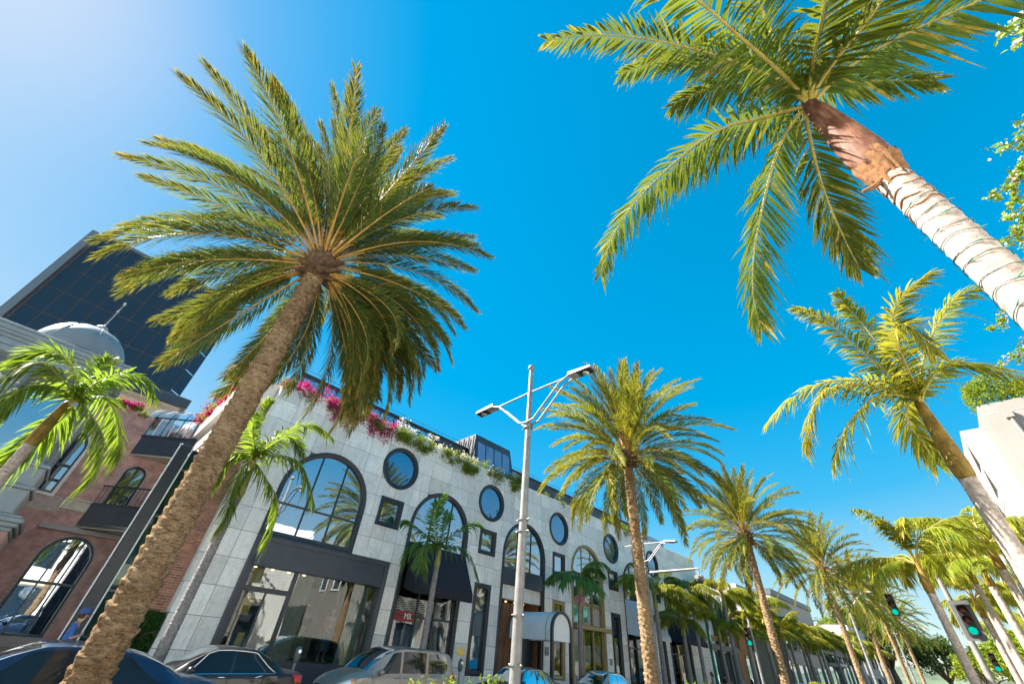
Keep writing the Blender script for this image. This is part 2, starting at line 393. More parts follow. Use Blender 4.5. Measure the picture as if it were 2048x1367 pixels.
def thing(name, label, cat, loc=(0, 0, 0), rz=0.0, group=None):
    o = bpy.data.objects.new(name, None); C.objects.link(o); o.empty_display_size = .2
    o.location = loc; o.rotation_euler = (0, 0, rz); WL[o.name] = Vector(loc)
    return tag(o, label, cat, group)
def sub(o_from, parent):
    """the same piece again under another parent (shares mesh)"""
    c = o_from.copy(); C.objects.link(c); c.parent = parent; return c
def copy_tree(o, parent=None):
    c = o.copy(); C.objects.link(c)
    if parent is not None: c.parent = parent
    for ch in list(o.children): copy_tree(ch, c)
    return c
def structure(o): o['kind'] = 'structure'; return o
def text(name, s, size, loc, rot, mat, parent=None, depth=.006):
    cu = bpy.data.curves.new(name, 'FONT'); cu.body = s; cu.size = size; cu.extrude = depth; cu.align_x = 'CENTER'; cu.align_y = 'CENTER'
    cu.materials.append(mat)
    o = bpy.data.objects.new(name, cu); C.objects.link(o); o.rotation_euler = rot
    dg = bpy.context.evaluated_depsgraph_get(); me = bpy.data.meshes.new_from_object(o.evaluated_get(dg)); me.name = name
    bpy.data.objects.remove(o); o = bpy.data.objects.new(name, me); C.objects.link(o); o.rotation_euler = rot
    if parent is not None: o.parent = parent; o.location = Vector(loc) - wloc(parent)
    else: o.location = loc
    return o
# ---- 2-D polygon tools (facade plane y,z)
def clip_half(poly, a, b, keep_left=True):
    out = []; n = len(poly)
    def side(p): return (b[0] - a[0]) * (p[1] - a[1]) - (b[1] - a[1]) * (p[0] - a[0])
    for i in range(n):
        p, q = poly[i], poly[(i + 1) % n]; sp, sq = side(p), side(q)
        if not keep_left: sp, sq = -sp, -sq
        if sp >= 0: out.append(p)
        if (sp > 0 and sq < 0) or (sp < 0 and sq > 0):
            t = sp / (sp - sq); out.append((p[0] + (q[0] - p[0]) * t, p[1] + (q[1] - p[1]) * t))
    return out
def area(p): return .5 * sum(p[i][0] * p[(i + 1) % len(p)][1] - p[(i + 1) % len(p)][0] * p[i][1] for i in range(len(p)))
def subtract(polys, conv):
    """list of convex polys minus a counter-clockwise convex poly"""
    res = []
    cy0, cy1 = min(p[0] for p in conv), max(p[0] for p in conv); cz0, cz1 = min(p[1] for p in conv), max(p[1] for p in conv)
    for P in polys:
        if max(p[0] for p in P) <= cy0 or min(p[0] for p in P) >= cy1 or max(p[1] for p in P) <= cz0 or min(p[1] for p in P) >= cz1:
            res.append(P); continue
        cur = P
        for i in range(len(conv)):
            a, b = conv[i], conv[(i + 1) % len(conv)]
            o = clip_half(cur, a, b, False)
            if len(o) > 2 and abs(area(o)) > 2e-4: res.append(o)
            cur = clip_half(cur, a, b, True)
            if len(cur) < 3: break
    return res
def intersect(poly, conv):
    cur = poly
    for i in range(len(conv)):
        cur = clip_half(cur, conv[i], conv[(i + 1) % len(conv)], True)
        if len(cur) < 3: return []
    return cur
def circle(c, r, n=36): return [(c[0] + r * math.cos(2 * math.pi * i / n), c[1] + r * math.sin(2 * math.pi * i / n)) for i in range(n)]
def rect(y0, y1, z0, z1): return [(y0, z0), (y1, z0), (y1, z1), (y0, z1)]
def arch(cy, hw, z0, zs, n=24): return [(cy - hw, z0), (cy + hw, z0)] + [(cy + hw * math.cos(math.pi * i / n), zs + hw * math.sin(math.pi * i / n)) for i in range(n + 1)]
def sweep(mb, path, prof, x0, closed=True, mi=0):
    """frame: sweep profile [(inward, outward)] along a ccw path of (y,z) on the plane x = x0"""
    n = len(path); rows = []
    for i in range(n):
        p = Vector(path[i]); a = Vector(path[i - 1]) if (closed or i) else p; b = Vector(path[(i + 1) % n]) if (closed or i < n - 1) else p
        d1 = (p - a); d2 = (b - p)
        if d1.length < 1e-6: d1 = d2
        if d2.length < 1e-6: d2 = d1
        n1 = Vector((-d1.y, d1.x)).normalized(); n2 = Vector((-d2.y, d2.x)).normalized()
        nn = (n1 + n2).normalized(); k = 1 / max(.5, nn.dot(n1))
        rows.append([(x0 + o, p.x + nn.x * k * s, p.y + nn.y * k * s) for s, o in prof])
    if closed: rows.append(rows[0])
    mb.grid(rows, mi)
FRAME = [(0.0, -.06), (0.0, .05), (.05, .075), (.10, .055), (.10, .03), (.19, .02), (.21, -.03), (.21, -.12)]
FRAME_THIN = [(0.0, -.06), (0.0, .045), (.06, .055), (.12, .03), (.13, -.1)]
# ---------------------------------------------------------------- ground
def sheet(name, x0, x1, y0, y1, z, mat, thick=None):
    mb = MB()
    if thick: mb.box(x0, x1, y0, y1, z - thick, z)
    else: mb.add([(x0, y0, z), (x1, y0, z), (x1, y1, z), (x0, y1, z)], [(0, 1, 2, 3)])
    return structure(mb.build(name, mat))
sheet('ground', -3000, 3000, -3000, 5000, -.004, M['beige'])
sheet('road', -15.2, -0.9, -60, 400, .0, M['asphalt'])
sheet('side_road', -80, 80, 31.5, 39.5, .004, M['asphalt'])
sheet('far_sidewalk', -18.5, -15.2, -60, 400, .15, M['concrete'], .17)
sheet('near_sidewalk', -.9, 3.0, -60, 400, .15, M['concrete'], .17)
for a, b in ((-30, 27.5), (43, 400)):
    sheet('median_kerb', -9.1, -6.9, a, b, .16, M['concrete'], .18)
    sheet('median_soil', -8.95, -7.05, a + .15, b - .15, .164, M['soil'])
mb = MB()
for i in range(40):
    for x in (-12.9, -3.2): mb.add([(x - .06, -40 + i * 6, .006), (x + .06, -40 + i * 6, .006), (x + .06, -37 + i * 6, .006), (x - .06, -37 + i * 6, .006)], [(0, 1, 2, 3)])
for i in range(9):
    x = -14.6 + i * 1.6; mb.add([(x, 28.2, .007), (x + .6, 28.2, .007), (x + .6, 31, .007), (x, 31, .007)], [(0, 1, 2, 3)])
structure(mb.build('road_markings', M['road_white']))
sheet('forecourt', -40, -18.5, -40, 3.4, .15, M['paving'], .17)
# ---------------------------------------------------------------- the stone store building
XF = -18.5
Y0, Y1, ZT = 3.51, 46.0, 10.75
PER = 6.62
bld = thing('stone_building', 'long pale marble shop building with black arched and round windows and a planted roof edge', 'building', (XF, Y0, 0))
ROUND = [10.35 + PER * k for k in range(5)]
ARCH = [(7.03, 1.97), (13.52, 1.93), (20.2, 1.93), (26.85, 1.9), (33.5, 1.93), (40.1, 1.93)]
ZTOP = 8.5
openings = [circle((c, 8.95), 1.06) for c in ROUND]
openings += [rect(c - .66, c + .64, 6.1, 7.4) for c in ROUND]
openings += [rect(c - .62, c + .58, .85, 4.7) for c in ROUND[1:]]
openings += [arch(ARCH[0][0], ARCH[0][1], 4.7, ZTOP - ARCH[0][1]), rect(5.06, 10.98, .1, 4.7)]
openings += [arch(c, h, .1, ZTOP - h) for c, h in ARCH[1:]]
rows = [.15, 1.13, 2.04, 2.92, 3.80, 4.70, 5.52, 6.41, 7.33, 8.21, 9.09, 9.95, ZT]
def cols(i):
    if i >= 7:
        c = [Y0, 4.46, 5.75, 7.06]
        for k in range(6):
            b = 8.42 + PER * k; c += [b, b + .97, b + 1.94, b + 2.91, b + 3.88, b + 5.24]
    elif i >= 5:
        c = [Y0, 4.46, 7.0]
        for k in range(6):
            q = 10.35 + PER * k; c += [q - .68, q, q + .66, q + 1.98, q + 3.2, q + 4.6]
    else:
        c = [Y0, 4.46, 7.0]
        for k in range(6):
            q = 10.35 + PER * k; c += [q - .64, q + .6, q + 1.98, q + 3.2, q + 4.6]
    return [y for y in c if y < Y1 - .3] + [Y1]
tiles = []
for i in range(len(rows) - 1):
    cs = cols(i)
    for a, b in zip(cs[:-1], cs[1:]):
        g = .008
        pl = [rect(a + g, b - g, rows[i] + g, rows[i + 1] - g)]
        for op in openings: pl = subtract(pl, op)
        if pl and sum(abs(area(p)) for p in pl) > .02: tiles.append((a, i, pl))
tiles.sort(key=lambda t: t[0])
def tile_mesh(mb, pl, proud):
    b = bmesh.new(); cache = {}
    def vert(p):
        k = (round(p[0], 4), round(p[1], 4))
        if k not in cache: cache[k] = b.verts.new((XF + proud, p[0], p[1]))
        return cache[k]
    for p in pl:
        if area(p) < 0: p = p[::-1]
        vs = []
        for q in p:
            v = vert(q)
            if not vs or vs[-1] is not v: vs.append(v)
        if len(vs) > 2 and vs[0] is vs[-1]: vs.pop()
        if len(set(vs)) > 2:
            try: b.faces.new(vs)
            except ValueError: pass
    bd = [e for e in b.edges if len(e.link_faces) == 1]
    r = bmesh.ops.extrude_edge_only(b, edges=bd)
    for v in [g for g in r['geom'] if isinstance(g, bmesh.types.BMVert)]: v.co.x = XF - .03
    bmesh.ops.recalc_face_normals(b, faces=b.faces)
    b.verts.index_update()
    mb.add([v.co[:] for v in b.verts], [[v.index for v in f.verts] for f in b.faces]); b.free()
rest = MB()
for n, (a, i, pl) in enumerate(tiles):
    if n < 298:
        mb = MB(); tile_mesh(mb, pl, rng.uniform(-.002, .003)); mb.build('stone_tile', M['marble'], bld)
    else: tile_mesh(rest, pl, rng.uniform(-.002, .003))
o = rest.build('stone_tile', M['marble'], bld); o['kind'] = 'stuff'
# backing wall behind the joints (with the same openings), side and back walls, roof
mb = MB()
pl = [rect(Y0 + .004, Y1 - .004, 0, ZT - .01)]
for op in openings: pl = subtract(pl, op)
for p in pl: mb.add([(XF - .028, y, z) for y, z in p], [tuple(range(len(p)))])
mb.build('backing_wall', M['joint'], bld)
mb = MB()
mb.box(XF - 22, XF - .03, Y1 - .25, Y1, 0, ZT - .02); mb.box(XF - 22, XF - 21.7, Y0 + .1, Y1 - .3, 0, ZT - .03)
mb.box(XF - 21.7, XF - .4, Y0 + .32, Y1 - .3, ZT - .5, ZT - .35)
mb.build('rear_wall', M['beige'], bld)
for i in range(len(rows) - 1):          # return wall facing the forecourt, in slabs
    for x0, x1 in ((-.55, -.03), (-2.0, -.57), (-3.6, -2.02), (-5.4, -3.62), (-7.4, -5.42), (-9.6, -7.42)):
        mb = MB(); mb.box(XF + x0 + .01, XF + x1 - .01, Y0 + .0, Y0 + .3, rows[i] + .011, rows[i + 1] - .011); mb.build('return_slab', M['marble'], bld)
mb = MB(); mb.box(XF - 22, XF - .04, Y0 + .03, Y0 + .28, 0, ZT - .02); mb.build('return_backing', M['joint'], bld)
mb = MB(); mb.box(XF - .45, XF + .03, Y0 - .01, Y1, ZT - .012, ZT + .05); mb.build('coping', M['marble'], bld)
# round windows
for c in ROUND:
    f = MB(); sweep(f, circle((c, 8.95), 1.06, 40), FRAME, XF); fo = f.build('round_window', M['black_metal'], bld, smooth=35)
    p = MB(); p.prism_x(circle((c, 8.95), .87, 40), XF - .13, XF - .09); p.build('pane', M['round_glass'], fo)
for c in ROUND:
    f = MB(); sweep(f, rect(c - .66, c + .64, 6.1, 7.4), FRAME, XF); fo = f.build('square_window', M['black_metal'], bld)
    p = MB(); p.prism_x(rect(c - .48, c + .46, 6.28, 7.22), XF - .13, XF - .09); p.build('pane', M['up_glass'], fo)
for k, c in enumerate(ROUND[1:]):
    mt = M['bronze'] if k == 1 else M['black_metal']
    f = MB(); sweep(f, rect(c - .62, c + .58, .85, 4.7), FRAME, XF); fo = f.build('tall_window', mt, bld)
    p = MB(); p.prism_x(rect(c - .44, c + .40, 1.03, 4.52), XF - .13, XF - .11); p.build('pane', M['shop_glass'], fo)
    r = MB(); r.box(XF - 1.3, XF - 1.2, c - .7, c + .7, .3, 4.8); r.box(XF - 1.2, XF - .2, c - .7, c - .64, .3, 4.8); r.box(XF - 1.2, XF - .2, c + .6, c + .66, .3, 4.8); r.box(XF - 1.2, XF - .15, c - .7, c + .7, .6, .8)
    r.build('display_case', M['interior_pale'] if k % 2 == 0 else M['interior'], fo)
# arched windows
def arch_window(k, z0, mull, gmat, frame_mat='black_metal', trans=None):
    c, h = ARCH[k]; zs = ZTOP - h
    f = MB(); sweep(f, arch(c, h, .1 if k else 4.7, zs, 28), FRAME, XF); fo = f.build('arched_window', M[frame_mat], bld, smooth=35)
    inner = arch(c, h - .2, z0, zs, 28)
    ys = [c - h] + list(mull) + [c + h]; zz = [z0] + (trans or []) + [ZTOP]
    for a, b in zip(ys[:-1], ys[1:]):
        for za, zb in zip(zz[:-1], zz[1:]):
            q = intersect(rect(a + .02, b - .02, za + .02, zb - .02), inner)
            if len(q) > 2:
                p = MB(); p.prism_x(q, XF - .14, XF - .11); p.build('pane', gmat, fo)
    for y in mull:
        zt = zs + math.sqrt(max(0, (h - .2) ** 2 - (y - c) ** 2))
        p = MB(); p.box(XF - .15, XF - .07, y - .03, y + .03, z0, zt); p.build('mullion', M[frame_mat], fo)
    for z in (trans or []):
        p = MB(); p.box(XF - .155, XF - .05, c - h + .2, c + h - .2, z - .035, z + .035); p.build('transom', M[frame_mat], fo)
    return fo
arch_window(0, 4.72, (6.45, 7.65), M['up_glass'], trans=[5.95])
for k in (1, 2, 4, 5):
    c, h = ARCH[k]; arch_window(k, 5.8, (c - .62, c + .62), M['up_glass'])
c, h = ARCH[3]
arch_window(3, 4.95, (c - .55, c + .55), M['up_glass'], 'bronze', trans=[6.5])
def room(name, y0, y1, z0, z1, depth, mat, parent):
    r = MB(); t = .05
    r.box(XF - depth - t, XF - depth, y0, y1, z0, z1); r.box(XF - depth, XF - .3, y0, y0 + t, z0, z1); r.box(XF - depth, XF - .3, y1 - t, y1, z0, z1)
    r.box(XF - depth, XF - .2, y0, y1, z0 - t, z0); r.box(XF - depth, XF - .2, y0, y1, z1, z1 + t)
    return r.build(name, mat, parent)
def downlights(y0, y1, z, x, n, parent):
    for i in range(n):
        y = y0 + (y1 - y0) * (i + .5) / n
        r = MB(); r.lathe([(.05, 0), (.055, .03)], 10, (x, y, z - .03)); r.build('downlight', M['warm_light'], parent)
def spandrel(y0, y1, z0, z1, mat='dark_panel', x=.02):
    p = MB(); p.box(XF - .2, XF + x, y0, y1, z0, z1); return p.build('spandrel_panel', M[mat], bld, bevel=.012)
# storefront one: dark fascia, door on the left, large display pane
spandrel(5.28, 10.86, 3.70, 4.69)
sf = MB(); sweep(sf, rect(5.06, 10.98, .1, 4.72), [(0, -.1), (0, .06), (.06, .07), (.2, .05), (.22, -.25)], XF); sfo = sf.build('storefront', M['dark_panel'], bld)
def bar(parent, y0, y1, z0, z1, mat='black_metal', x0=-.22, x1=-.1, name='mullion'):
    p = MB(); p.box(XF + x0, XF + x1, y0, y1, z0, z1); return p.build(name, M[mat], parent)
bar(sfo, 7.0, 7.14, .15, 3.7); bar(sfo, 5.28, 5.4, .15, 3.7); bar(sfo, 5.4, 7.0, 2.9, 3.06); bar(sfo, 7.14, 10.78, .15, .98, 'dark_panel', name='base_panel')
bar(sfo, 6.18, 6.24, .15, 2.9, x0=-.2, x1=-.12)
for a, b, z0, z1 in ((7.14, 10.78, .98, 3.7), (5.4, 7.0, 3.06, 3.7), (5.4, 6.18, .2, 2.9), (6.24, 7.0, .2, 2.9)):
    p = MB(); p.box(XF - .17, XF - .155, a, b, z0, z1); p.build('pane', M['shop_glass'], sfo)
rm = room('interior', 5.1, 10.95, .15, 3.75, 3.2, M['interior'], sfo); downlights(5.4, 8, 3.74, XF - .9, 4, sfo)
p = MB(); p.box(XF - .32, XF - .3, 5.55, 6.0, 3.1, 3.66); p.box(XF - .4, XF - .37, 5.62, 5.95, 2.2, 2.85); p.box(XF - .4, XF - .37, 5.9, 6.12, .6, 1.7); p.build('yellow_banner', M['yellow'], sfo)
def curtain(y0, y1, z0, z1, x, mat, parent, folds=14, amp=.06):
    P = []
    for i in range(folds * 4 + 1):
        t = i / (folds * 4); y = y0 + (y1 - y0) * t
        xx = x + amp * math.sin(t * folds * 2 * math.pi) + .02 * math.sin(t * 17)
        P.append([(xx, y, z0), (xx + .01, y, (z0 + z1) / 2), (xx, y, z1)])
    m_ = MB(); m_.grid(P); return m_.build('curtain', mat, parent, smooth=True)
curtain(7.3, 8.1, .98, 3.7, XF - .8, M['drape'], sfo, 9, .07)
curtain(9.9, 10.7, .98, 3.7, XF - .7, M['sheer'], sfo, 8, .05)
p = MB(); p.box(XF - 2.9, XF - 2.8, 8.3, 9.7, 1.0, 3.5); p.build('back_panel', M['interior_pale'], sfo)
# arch two: shop door under the black awning
c, h = ARCH[1]
def shopfront(k, base_mat='black_metal', tops=3.35):
    c, h = ARCH[k]; y0, y1 = c - h + .22, c + h - .22
    sfr = MB(); sfr.box(XF - .25, XF - .1, y0, y1, 5.0, 5.8); s_ = sfr.build('shopfront', M[base_mat], bld)
    bar(s_, y0, y0 + .08, .15, 5.0); bar(s_, y1 - .08, y1, .15, 5.0)
    a, b = y0 + (y1 - y0) * .36, y0 + (y1 - y0) * .66
    bar(s_, a - .04, a + .04, .15, 5.0); bar(s_, b - .04, b + .04, .15, 5.0)
    bar(s_, y0 + .08, y1 - .08, 2.78, 2.86); bar(s_, y0 + .08, a - .04, .15, .5, name='base_panel'); bar(s_, b + .04, y1 - .08, .15, .5, name='base_panel')
    for q0, q1, z0, z1 in ((y0 + .08, a - .04, .5, 2.78), (b + .04, y1 - .08, .5, 2.78), (y0 + .08, a - .04, 2.86, 5.), (a + .04, b - .04, 2.86, 5.), (b + .04, y1 - .08, 2.86, 5.), (a + .04, b - .04, .2, 2.78)):
        p = MB(); p.box(XF - .17, XF - .155, q0, q1, z0, z1); p.build('pane', M['shop_glass'], s_)
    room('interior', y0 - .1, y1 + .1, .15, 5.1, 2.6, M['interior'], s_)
    downlights(y0, y1, 4.4, XF - 1.2, 3, s_)
    return s_, y0, y1, a, b
s1, y0, y1, a, b = shopfront(1)
p = MB(); p.box(XF - .145, XF - .12, y0 + .1, a - .05, 2.62, 2.98); sign = p.build('sign_panel', M['red_sign'], s1)
text('sign_lettering', 'MR', .30, (XF - .105, (y0 + a) / 2 + .18, 2.80), (rad(90), 0, rad(90)), M['white'], s1)
wav = MB()
for r_ in range(7):
    for q0, q1 in ((y0 + .1, a - .05), (a + .05, b - .05)):
        if q0 < a and 2.5 < 3.05 + r_ * .09 < 3.0: continue
        pts = [(XF - .14, q0 + (q1 - q0) * i / 12, 3.04 + r_ * .075 + .02 * math.sin(i * 1.1 + r_)) for i in range(13)]
        wav.tube(pts, .013, 4)
wav.build('slat_screen', M['drape'], s1)
curtain(b + .3, y1 - .2, .5, 4.9, XF - .9, M['interior_pale'], s1, 5, .05)
p = MB(); p.box(XF - .3, XF - .26, a + .06, a + .3, .2, 2.7); p.build('green_column', M['green_glass'], s1)
# arch three: entrance with a carved screen, stone lintel
c, h = ARCH[2]
spandrel(c - h + .2, c + h - .2, 4.93, 5.78)
en = MB(); en.box(XF - .6, XF - .12, c - h + .2, c + h - .2, 4.25, 4.93); eno = en.build('entrance', M['marble'], bld)
room('interior', c - h + .1, c + h - .1, .15, 4.3, 3, M['wood'], eno)
scr = MB()
for i in range(26):
    y = c - h + .24 + i * .06; z = .4
    pts = [(XF - .35 + rng.uniform(-.03, .03), y + rng.uniform(-.035, .035), .2 + j * .23) for j in range(18)]
    scr.tube(pts, .022, 5)
for j in range(60):
    y = c - h + .24 + rng.random() * 1.5; z = .3 + rng.random() * 3.8
    scr.tube([(XF - .36, y, z), (XF - .33, y + .12, z + .05), (XF - .36, y + .22, z - .03)], .025, 5)
scr.build('carved_screen', M['wood'], eno)
p = MB(); p.box(XF - .7, XF - .6, c + .1, c + 1.7, .2, 3.9); p.build('door', M['black_metal'], eno)
p = MB(); p.box(XF - .58, XF - .55, c + .3, c + .9, 2.9, 3.5); p.build('lit_panel', emit_mat('lit_panel', (1, .45, .08), .12), eno)
downlights(c - h + .4, c + h - .4, 4.24, XF - 1.0, 4, eno)
# arch four: bronze bay with stone infill and green panes
c, h = ARCH[3]; y0, y1 = c - h + .2, c + h - .2
by = MB(); by.box(XF - .5, XF - .3, y0, y1, 3.75, 4.95); byo = by.build('bronze_bay', M['pinkstone'], bld)
for y in (y0 + .05, c - .55, c + .55, y1 - .05): bar(byo, y - .05, y + .05, .15, 6.4, 'bronze', -.3, -.06)
bar(byo, y0, y1, 4.75, 4.87, 'bronze', -.3, -.1, 'transom')
for a, b in ((y0 + .1, c - .6), (c - .5, c + .1)):
    p = MB(); p.box(XF - .25, XF - .2, a, b, 3.8, 4.75); p.build('pane', M['green_glass'], byo)
p = MB(); p.box(XF - .28, XF - .22, c + .12, y1 - .1, 3.8, 6.4); p.build('infill_panel', M['pinkstone'], byo)
p = MB(); p.box(XF - .28, XF - .22, y0 + .1, c + .1, 4.9, 6.4); p.build('infill_panel', M['pinkstone'], byo)
p = MB(); p.box(XF - .3, XF + .35, y0 - .1, y1 + .55, 3.42, 3.66); p.build('beam', M['bronze'], byo, bevel=.02)
for a, b in ((y0 + .1, c - .6), (c - .5, c + .5), (c + .6, y1 - .1)):
    p = MB(); p.box(XF - .17, XF - .155, a, b, .6, 3.4); p.build('pane', M['shop_glass'], byo)
room('interior', y0 - .05, y1 + .05, .15, 3.75, 2.2, M['cream'], byo); downlights(y0, y1, 3.7, XF - 1, 3, byo)
for k in (4, 5): shopfront(k)
# plaques
def plaque(y, z, wy, wz, mat, label, s=None):
    p = MB(); p.box(XF + .005, XF + .03, y - wy / 2, y + wy / 2, z - wz / 2, z + wz / 2)
    o = p.build('wall_plaque', mat, None, bevel=.005); tag(o, label, 'plaque')
    if s:
        cu = text('number', s, wz * .85, (XF + .034, y, z), (rad(90), 0, rad(90)), M['trim_black'], None, .003); cu.parent = o
plaque(15.95, 1.72, .42, .28, M['brass'], 'small polished brass plaque on the marble pier right of the black awning')
plaque(22.45, 2.1, .36, .42, M['greystone'], 'grey number plate on the pier behind the barrel canopy', 'L2')
plaque(29.2, 1.9, .3, .36, M['greystone'], 'small grey plate low on the pier before the blue tall window')
# awnings
def awning(name, label, y0, y1, zt, zb, proj, val, mat, group='shed awnings over the arched shopfronts', brace=False):
    t = thing(name, label, 'awning', (XF, y0, zb), 0, group)
    m_ = MB(); d = .02
    P = []
    for i in range(13):
        y = y0 + (y1 - y0) * i / 12; sag = .02 * math.sin(i / 12 * math.pi * 4)
        P.append([(XF + .03, y, zt), (XF + .03 + proj * .5, y, (zt + zb) / 2 - .03 + sag * .5), (XF + proj, y, zb), (XF + proj + .01, y, zb - val + sag * .5)])
    m_.grid(P); m_.build('canopy', mat, t)
    for y in (y0, y1):
        s_ = MB(); s_.add([(XF + .03, y, zt), (XF + .03, y, zb - val * .3), (XF + proj, y, zb - val), (XF + proj, y, zb)], [(0, 1, 2, 3)]); s_.build('side_panel', mat, t)
    f = MB(); f.tube([(XF + .04, y0 + .02, zb + .05), (XF + proj - .02, y0 + .02, zb - .02), (XF + proj - .02, y1 - .02, zb - .02), (XF + .04, y1 - .02, zb + .05)], .018, 6); f.build('frame', M['galv'], t)
    return t
awning('shed_awning', 'black cloth awning behind the second small palm, left of the steel lamp post', 11.95, 15.42, 5.78, 3.98, 1.0, .36, M['awning_black'])
awning('shed_awning', 'pale blue-grey awning partly hidden behind the slender date palm trunk', 31.6, 35.35, 5.75, 3.7, 1.5, .3, M['awning_pale'])
awning('shed_awning', 'navy awning at the far end of the marble building', 38.2, 41.95, 5.75, 3.75, 1.55, .3, M['awning_navy'])
# barrel canopy at the entrance
c = 20.05; hw = .80; zs = 2.95; xo = -15.55
t = thing('barrel_canopy', 'pale blue barrel-vaulted entrance canopy on dark posts over the sidewalk', 'canopy', (xo, c, .15))
def vault(r, n=18, z0=2.5): return [(c - r, z0)] + [(c - r * math.cos(math.pi * i / n), zs + r * math.sin(math.pi * i / n)) for i in range(n + 1)] + [(c + r, z0)]
m_ = MB(); m_.grid([[(x, y, z) for y, z in vault(hw)] for x in (XF + .02, XF + 1, XF + 2, xo - .06)]); m_.build('canvas', M['awning_pale'], t, smooth=50)
m_ = MB(); m_.grid([[(x, y, z) for y, z in vault(hw + .012)] for x in (xo - .42, xo - .36)]); m_.build('stripe', simple('stripe', (.35, .38, .05), .8), t, smooth=50)
m_ = MB(); sweep(m_, vault(hw + .03, 18, .15)[::-1], [(0, -.07), (0, .07), (.12, .07), (.12, -.07)], xo, closed=False); m_.build('front_frame', M['black_metal'], t)
m_ = MB(); m_.prism_x(vault(hw - .1)[::-1], xo - .02, xo); m_.build('end_panel', M['white'], t)
# rooftop: glazed screen, railing, dormer
t = thing('roof_screen', 'dark glazed penthouse screen behind the roof planting', 'screen', (-20.2, Y0, ZT - .4))
m_ = MB(); m_.box(-20.3, -20.2, Y0 + .9, 38, ZT - .4, 12.35); m_.build('panel', M['dark_panel'], t)
y = Y0 + 1.0
while y < 12.5:
    m_ = MB(); m_.box(-20.19, -20.16, y + .04, y + .86, ZT + .2, 12.2); m_.build('pane', M['up_glass'], t); y += .92
m_ = MB(); m_.box(-20.32, -20.12, Y0 + .85, 38, 12.35, 12.45); m_.build('coping', M['black_metal'], t)
m_ = MB(); m_.tube([(-20.1, Y0 + .9, 12.62), (-20.1, 38, 12.62)], .012, 6)
for i in range(24): m_.tube([(-20.1, Y0 + 1 + i * 1.5, 12.4), (-20.1, Y0 + 1 + i * 1.5, 12.62)], .01, 5)
m_.build('railing', M['black_metal'], t)
t = thing('roof_dormer', 'dark roof dormer with four violet panes above the white vines', 'dormer', (-19.3, 16, ZT))
m_ = MB()
A = [(-21.8, 15.75, ZT), (-19.25, 15.75, ZT), (-19.55, 15.85, 13.35), (-21.8, 15.85, 13.35)]; B = [(-21.8, 19.6, ZT), (-19.25, 19.6, ZT), (-19.55, 19.2, 13.35), (-21.8, 19.2, 13.35)]
m_.add(A + B, [(0, 1, 2, 3), (7, 6, 5, 4), (1, 5, 6, 2), (2, 6, 7, 3), (0, 3, 7, 4)]); m_.build('shell', M['dark_panel'], t)
for i in range(4):
    q0 = 16.05 + i * .78
    m_ = MB(); m_.add([(-19.24, q0, 11.1), (-19.24, q0 + .7, 11.1), (-19.47, q0 + .68, 12.85), (-19.47, q0, 12.85)], [(0, 1, 2, 3)])
    m_.add([(-19.26, q0, 11.1), (-19.26, q0 + .7, 11.1), (-19.49, q0 + .68, 12.85), (-19.49, q0, 12.85)], [(3, 2, 1, 0)]); m_.build('pane', M['purple_glass'], t)
for i in range(5):
    m_ = MB(); x = -21.6 + i * .5; m_.box(x, x + .03, 15.70, 15.78, ZT, 13.2); m_.build('seam', M['black_metal'], t)
t = thing('roof_pavilion', 'far rooftop block clad in narrow violet-grey strips', 'pavilion', (-20.2, 38.2, ZT))
for i in range(12):
    m_ = MB(); m_.box(-20.25, -20.2, 38.3 + i * .42, 38.66 + i * .42, ZT, 12.1); m_.build('panel', M['purple_glass'], t)
m_ = MB(); m_.box(-24, -20.26, 38.25, 43.4, ZT, 12.15); m_.build('shell', M['dark_panel'], t)
# ---------------------------------------------------------------- brick courtyard building with diagonal bays
def bricks(mb, x, y0, y1, z0, z1, ops, bw=.225, bh=.075, g=.012, out=.022, lst=None):
    r = 0; z = z0
    boxes = [(min(p[0] for p in o), max(p[0] for p in o), min(p[1] for p in o), max(p[1] for p in o), o) for o in ops]
    while z < z1 - .01:
        y = y0 - (bw / 2 if r % 2 else 0)
        while y < y1:
            a, b = max(y, y0) + g / 2, min(y + bw, y1) - g / 2; zt = min(z + bh, z1) - g
            if b - a > .03 and zt > z:
                cy, cz = (a + b) / 2, (z + zt) / 2; hit = False
                for (q0, q1, w0, w1, o) in boxes:
                    if q0 < b and q1 > a and w0 < zt and w1 > z:
                        if any(len(intersect([(cy + dx, cz)] * 1 + [(cy + dx + .001, cz), (cy + dx, cz + .001)], o)) > 2 for dx in (-bw * .3, bw * .3)): hit = True; break
                if not hit:
                    t = MB() if lst is not None else mb
                    xo = x + out + rng.uniform(-.004, .004)
                    t.add([(x, a, z), (x, b, z), (x, b, zt), (x, a, zt), (xo, a, z), (xo, b, z), (xo, b, zt), (xo, a, zt)],
                          [(4, 5, 6, 7), (0, 4, 7, 3), (1, 2, 6, 5), (0, 1, 5, 4), (3, 7, 6, 2)], 0)
                    if lst is not None: lst.append(t)
            y += bw
        z += bh; r += 1
XB = -29.0
brk = thing('brick_building', 'red brick building set back behind the forecourt with diagonal dark bays', 'building', (XB, -1.5, .5))
b_arch = arch(.55, .95, .85, 3.66, 24); b_mid = arch(1.0, .46, 6.0, 7.66, 20); b_left = arch(-2.35, .98, 6.1, 8.2, 20)
ops = [b_arch, b_mid, b_left, rect(-.84, .17, 5.56, 6.1), rect(-3.5, -.84, 5.4, 6.1)]
mb = MB(); bricks(mb, XB, -7.5, 3.4, .6, 10.75, ops); o = mb.build('brick', M['brick'], brk); o['kind'] = 'stuff'
mb = MB(); pl = [rect(-7.5, 3.4, 0, 10.74)]
for op in (b_arch, b_mid, b_left): pl = subtract(pl, op)
for p in pl: mb.add([(XB + .006, y, z) for y, z in p], [tuple(range(len(p)))])
